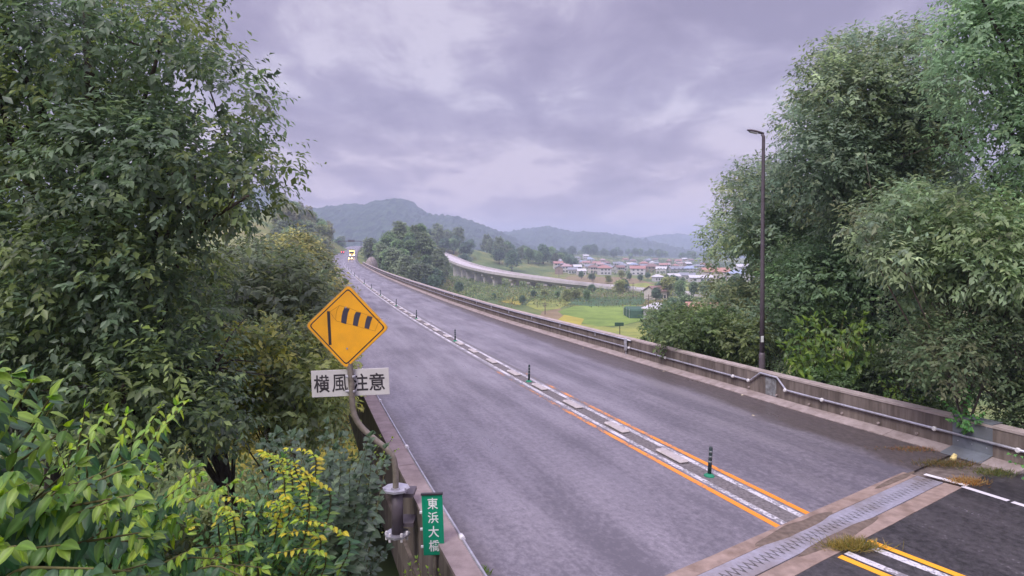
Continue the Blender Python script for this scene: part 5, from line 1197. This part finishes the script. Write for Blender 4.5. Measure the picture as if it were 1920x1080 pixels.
for y in (66, 78, 92, 108, 126, 150, 176, 205):
    x = XC(y)-WL(y)-6.5; s = (HY*0+ 15+1.5)/11.5; ftree(Vector((x, y, Hs(x, y)-.2)), s, PM, rnd.choice([0, 1, 4]), 'tall tree whose crown brushes the far stretch of the bridge', 'trees brushing the bridge')
for y in (252, 268, 284, 300, 320):
    x = XC(y)-17; ftree(Vector((x, y, Hs(x, y)-.3)), .8, PF, rnd.choice([0, 1, 3]), 'roadside tree left of the far end of the bridge', 'roadside trees beyond the bridge')
grove(26, 112, 1075, 42, 36, 1.1, 1.6, [2], 'dark tree in the clump above the village', 'dark trees above the village', seed=8, mind=7)
grove(34, 255, 1240, 75, 60, 1.1, 1.7, [2, 2, 0], 'dark tree in the belt behind the village', 'dark trees behind the village', seed=9, mind=8)
for i, (px, py, s) in enumerate(((1110, 551, .55), (1163, 552, .75), (1170, 549, .6), (1080, 562, .5), (1063, 566, .45), (1100, 566, .5), (1240, 556, .8), (1252, 562, .85), (1262, 554, .7), (1275, 566, .8), (1230, 568, .5), (1140, 532, .6), (1165, 524, .6), (1180, 527, .6), (1200, 529, .5), (1110, 528, .6), (1215, 524, .6), (1250, 532, .6), (1280, 536, .6), (1090, 524, .5), (1320, 560, .7), (1350, 565, .8), (1300, 560, .7), (1380, 560, .9), (1400, 590, .8), (980, 572, .35), (925, 562, .35), (860, 552, .5), (1000, 560, .4), (1020, 558, .4), (1045, 562, .4), (1290, 600, .7), (1262, 612, .7), (1245, 622, .5))):
    ftree(ground_px(px, py), s*rnd.uniform(.85, 1.1), PF, rnd.choice([0, 2, 2, 4]), 'small round tree or bush standing alone in the valley fields', 'single trees in the valley fields')
cover('field_scrub', 900, (-5, 75), (225, 270), .55, [(.14, .19, .06), (.18, .19, .08), (.10, .15, .07), (.22, .18, .09)], 65, h=.6)
cover('garden_green', 5000, (40, 330), (520, 1150), 1.8, [(.12, .18, .09), (.16, .20, .09), (.10, .14, .08)], 66, h=2.5)
cover('field_scrub', 16000, (-45, 170), (150, 420), 1.0, [(.15, .21, .09), (.18, .24, .09), (.12, .17, .09), (.23, .24, .11)], 64, h=1.2, cond=lambda x, y: (np.sin(x*.05+y*.021)+np.sin(y*.043-x*.02+2) > .75) | (H(x, y) > -14) | ((y > 250) & (x < 25)))

# ------------------------------------------------------------------ vehicles
TYRE = mat('tyre', (.02, .02, .02), .8, .2, bump=0); HEADL = mat('lit_headlamp', (.9, .8, .4), .3, emit=(1, .62, .14), es=40); TAIL = mat('lit_tail_lamp', (.6, .03, .03), .3, emit=(1, .08, .12), es=9)
AMBER = mat('lit_marker_lamp', (.9, .7, .2), .3, emit=(1, .68, .18), es=7)
def wheel_parts(root, xs, ys, r=.32):
    mb = MB(); mb.tube([(-.1, 0, 0), (.1, 0, 0)], r, 14); me = mb.mesh('wheel', TYRE)
    for x in xs:
        for y in ys: o = link('wheel', me, root); o.location = (x, y, r)
def car(px, y, off, heading, col, label, lit):
    o_, r, u, t = frame(y, off); e = empty('parked_car' if False else 'car', o_+Vector((0, 0, .01)), label, 'car', None, math.atan2(-t.x, t.y)+(0 if heading > 0 else math.pi))
    body = mat('car_paint', col, .3, .5, coat=.6, var=.02, bump=0); side = [(-2.1, .30), (-2.15, .75), (-1.85, .95), (-.75, 1.0), (.95, .98), (2.0, .78), (2.12, .5), (2.1, .28)]
    mb = MB(); hw = .84; n_ = len(side)
    vs = [(-hw, a, b) for a, b in side]+[(hw, a, b) for a, b in side]; mb.add(vs, [tuple(range(n_)), tuple(range(2*n_-1, n_-1, -1))]+[(i, n_+i, n_+(i+1) % n_, (i+1) % n_) for i in range(n_)]); mb.build('body', body, e)
    cab = [(-1.75, .97), (-1.35, 1.45), (.25, 1.48), (1.05, .99)]; mb = MB(); n_ = 4; hw = .72
    vs = [(-hw-.06*(b < 1.2), a, b) for a, b in cab]+[(hw+.06*(b < 1.2), a, b) for a, b in cab]; mb.add(vs, [tuple(range(n_)), tuple(range(7, 3, -1))]+[(i, n_+i, n_+(i+1) % n_, (i+1) % n_) for i in range(n_)]); mb.build('cabin_glass', GLASS, e)
    mb = MB(); mb.box((0, -.55, 1.485), (1.36, 1.5, .04), bev=.015); mb.build('roof', body, e); wheel_parts(e, (-.76, .76), (-1.3, 1.35))
    for x in (-.62, .62):
        mb = MB(); mb.tube([(x, 2.05, .66), (x, 2.14, .66)], .12, 10); mb.build('headlight', HEADL if lit == 'front' else PAINTW, e)
        mb = MB(); mb.box((x, -2.14, .80), (.30, .05, .16)); mb.build('tail_light', TAIL if lit == 'rear' else mat('dull_tail', (.25, .02, .02), .4), e)
    return e
# keep left: the side away from the camera's own kerb carries the oncoming traffic
car(660, 288, 2.6, -1, (.30, .24, .10), 'oncoming car with both yellow headlights lit on the wet far road', 'front')
car(643, 372, -2.6, 1, (.35, .03, .05), 'small red car with glowing tail lights driving away', 'rear')
o_, r, u, t = frame(322, 3.2); tk = empty('truck', o_, 'tall oncoming truck with a lit yellow white cab behind the car', 'truck', None, math.atan2(-t.x, t.y)+math.pi)
CABM = mat('cab_yellow_white', (.78, .62, .22), .4, .5, coat=.4, var=.03, bump=0); BOXM = mat('truck_box_green', (.22, .24, .08), .5, .4, var=.1, bump=0)
mb = MB(); mb.box((0, 3.2, 1.75), (2.4, 2.0, 2.5), bev=.15); mb.build('cab', CABM, tk); mb = MB(); mb.box((0, 4.22, 2.25), (2.1, .06, .8), bev=.02); mb.build('windscreen', GLASS, tk)
mb = MB(); mb.box((0, -1.6, 2.3), (2.5, 7.2, 3.1), bev=.05); mb.build('cargo_box', BOXM, tk); mb = MB(); mb.box((0, 4.3, .6), (2.4, .2, .4), bev=.05); mb.build('bumper', PAINTW, tk)
wheel_parts(tk, (-1.05, 1.05), (-3.6, -2.4, 3.0), .5)
for x in (-.9, .9): mb = MB(); mb.tube([(x, 4.22, 1.0), (x, 4.34, 1.0)], .18, 10); mb.build('headlight', HEADL, tk)
for x in (-1.0, -.5, 0, .5, 1.0): mb = MB(); mb.box((x, 4.24, 3.05), (.32, .1, .22)); mb.build('marker_lamp', AMBER, tk)
for z in (1.5, 2.0, 2.6): mb = MB(); mb.box((-1.1, 4.25, z), (.12, .06, .3)); mb.build('marker_lamp', AMBER, tk)
# boards and slope at the far bridge end
o_ = frame(300, -8.3)[0]; e = empty('roadside_sign', Vector((o_.x, o_.y, Hs(o_.x, o_.y))), 'white panel standing at the far left bend of the road', 'sign'); mb = MB(); mb.box((0, 0, 3.4), (1.9, .08, 3.2), bev=.02); mb.build('panel', PAINTW, e); mb = MB(); mb.tube([(0, .08, -.3), (0, .08, 3.4)], .07, 6); mb.build('post', GALV, e)
o_ = frame(296, -11.0)[0]; e = empty('roadside_sign', Vector((o_.x, o_.y, Hs(o_.x, o_.y))), 'dull orange board next to the white panel', 'sign'); mb = MB(); mb.box((0, 0, 2.8), (1.5, .08, 2.2), bev=.02); mb.build('panel', mat('board_orange', (.55, .22, .10), .6, bump=0), e); mb = MB(); mb.tube([(0, .08, -.3), (0, .08, 2.8)], .07, 6); mb.build('post', GALV, e)
p = frame(212, 1.0, 1)[0]; e = empty('shotcrete_mound', p+Vector((1.6, 0, -1)), 'rounded pinkish grey concrete mound at the far end of the parapet', 'concrete mound')
vs = []; fs = []; 
for i in range(9):
    for j in range(16):
        ph = i/8*math.pi/2; an = j/16*2*math.pi; k = 1+.08*noise.noise(Vector((i, j*.7, 3))); vs.append((math.cos(ph)*math.cos(an)*2.0*k, math.cos(ph)*math.sin(an)*4.5*k, math.sin(ph)*3.9*k))
for i in range(8):
    for j in range(16): fs.append((i*16+j, i*16+(j+1) % 16, (i+1)*16+(j+1) % 16, (i+1)*16+j))
mb = MB(); mb.add(vs, fs); mb.build('concrete_shell', CONC, e, True)
o_ = frame(420, 0)[0]; e = empty('sign_gantry', o_, 'dark sign gantry over the far crest of the road', 'gantry')
mb = MB(); [mb.tube([(s_*7.5, 0, -1), (s_*7.5, 0, 6.2)], .15, 8) for s_ in (-1, 1)]; mb.build('column', DKSTEEL, e); mb = MB(); mb.box((0, 0, 6.3), (15.4, .35, .5)); mb.build('beam', DKSTEEL, e); mb = MB(); mb.box((1.2, -.3, 6.4), (4.4, .12, 1.5), bev=.03); mb.build('sign_board', DKSTEEL, e)

# ------------------------------------------------------------------ haze
HAZE_D = 0.00042
mb = MB(); mb.box((0, 1950, 72), (8200, 4900, 190)); 
hm = bpy.data.materials.new('haze_air'); hm.use_nodes = True; t_ = hm.node_tree; t_.nodes.clear(); ho = N(t_, 'ShaderNodeOutputMaterial'); pv = N(t_, 'ShaderNodeVolumePrincipled')
pv.inputs['Color'].default_value = (.66, .75, .97, 1); pv.inputs['Density'].default_value = HAZE_D; pv.inputs['Anisotropy'].default_value = 0.0
t_.links.new(pv.outputs[0], ho.inputs['Volume'])
hz = mb.build('haze', hm); tag(hz, kind='stuff')
print('far trees', ntree)
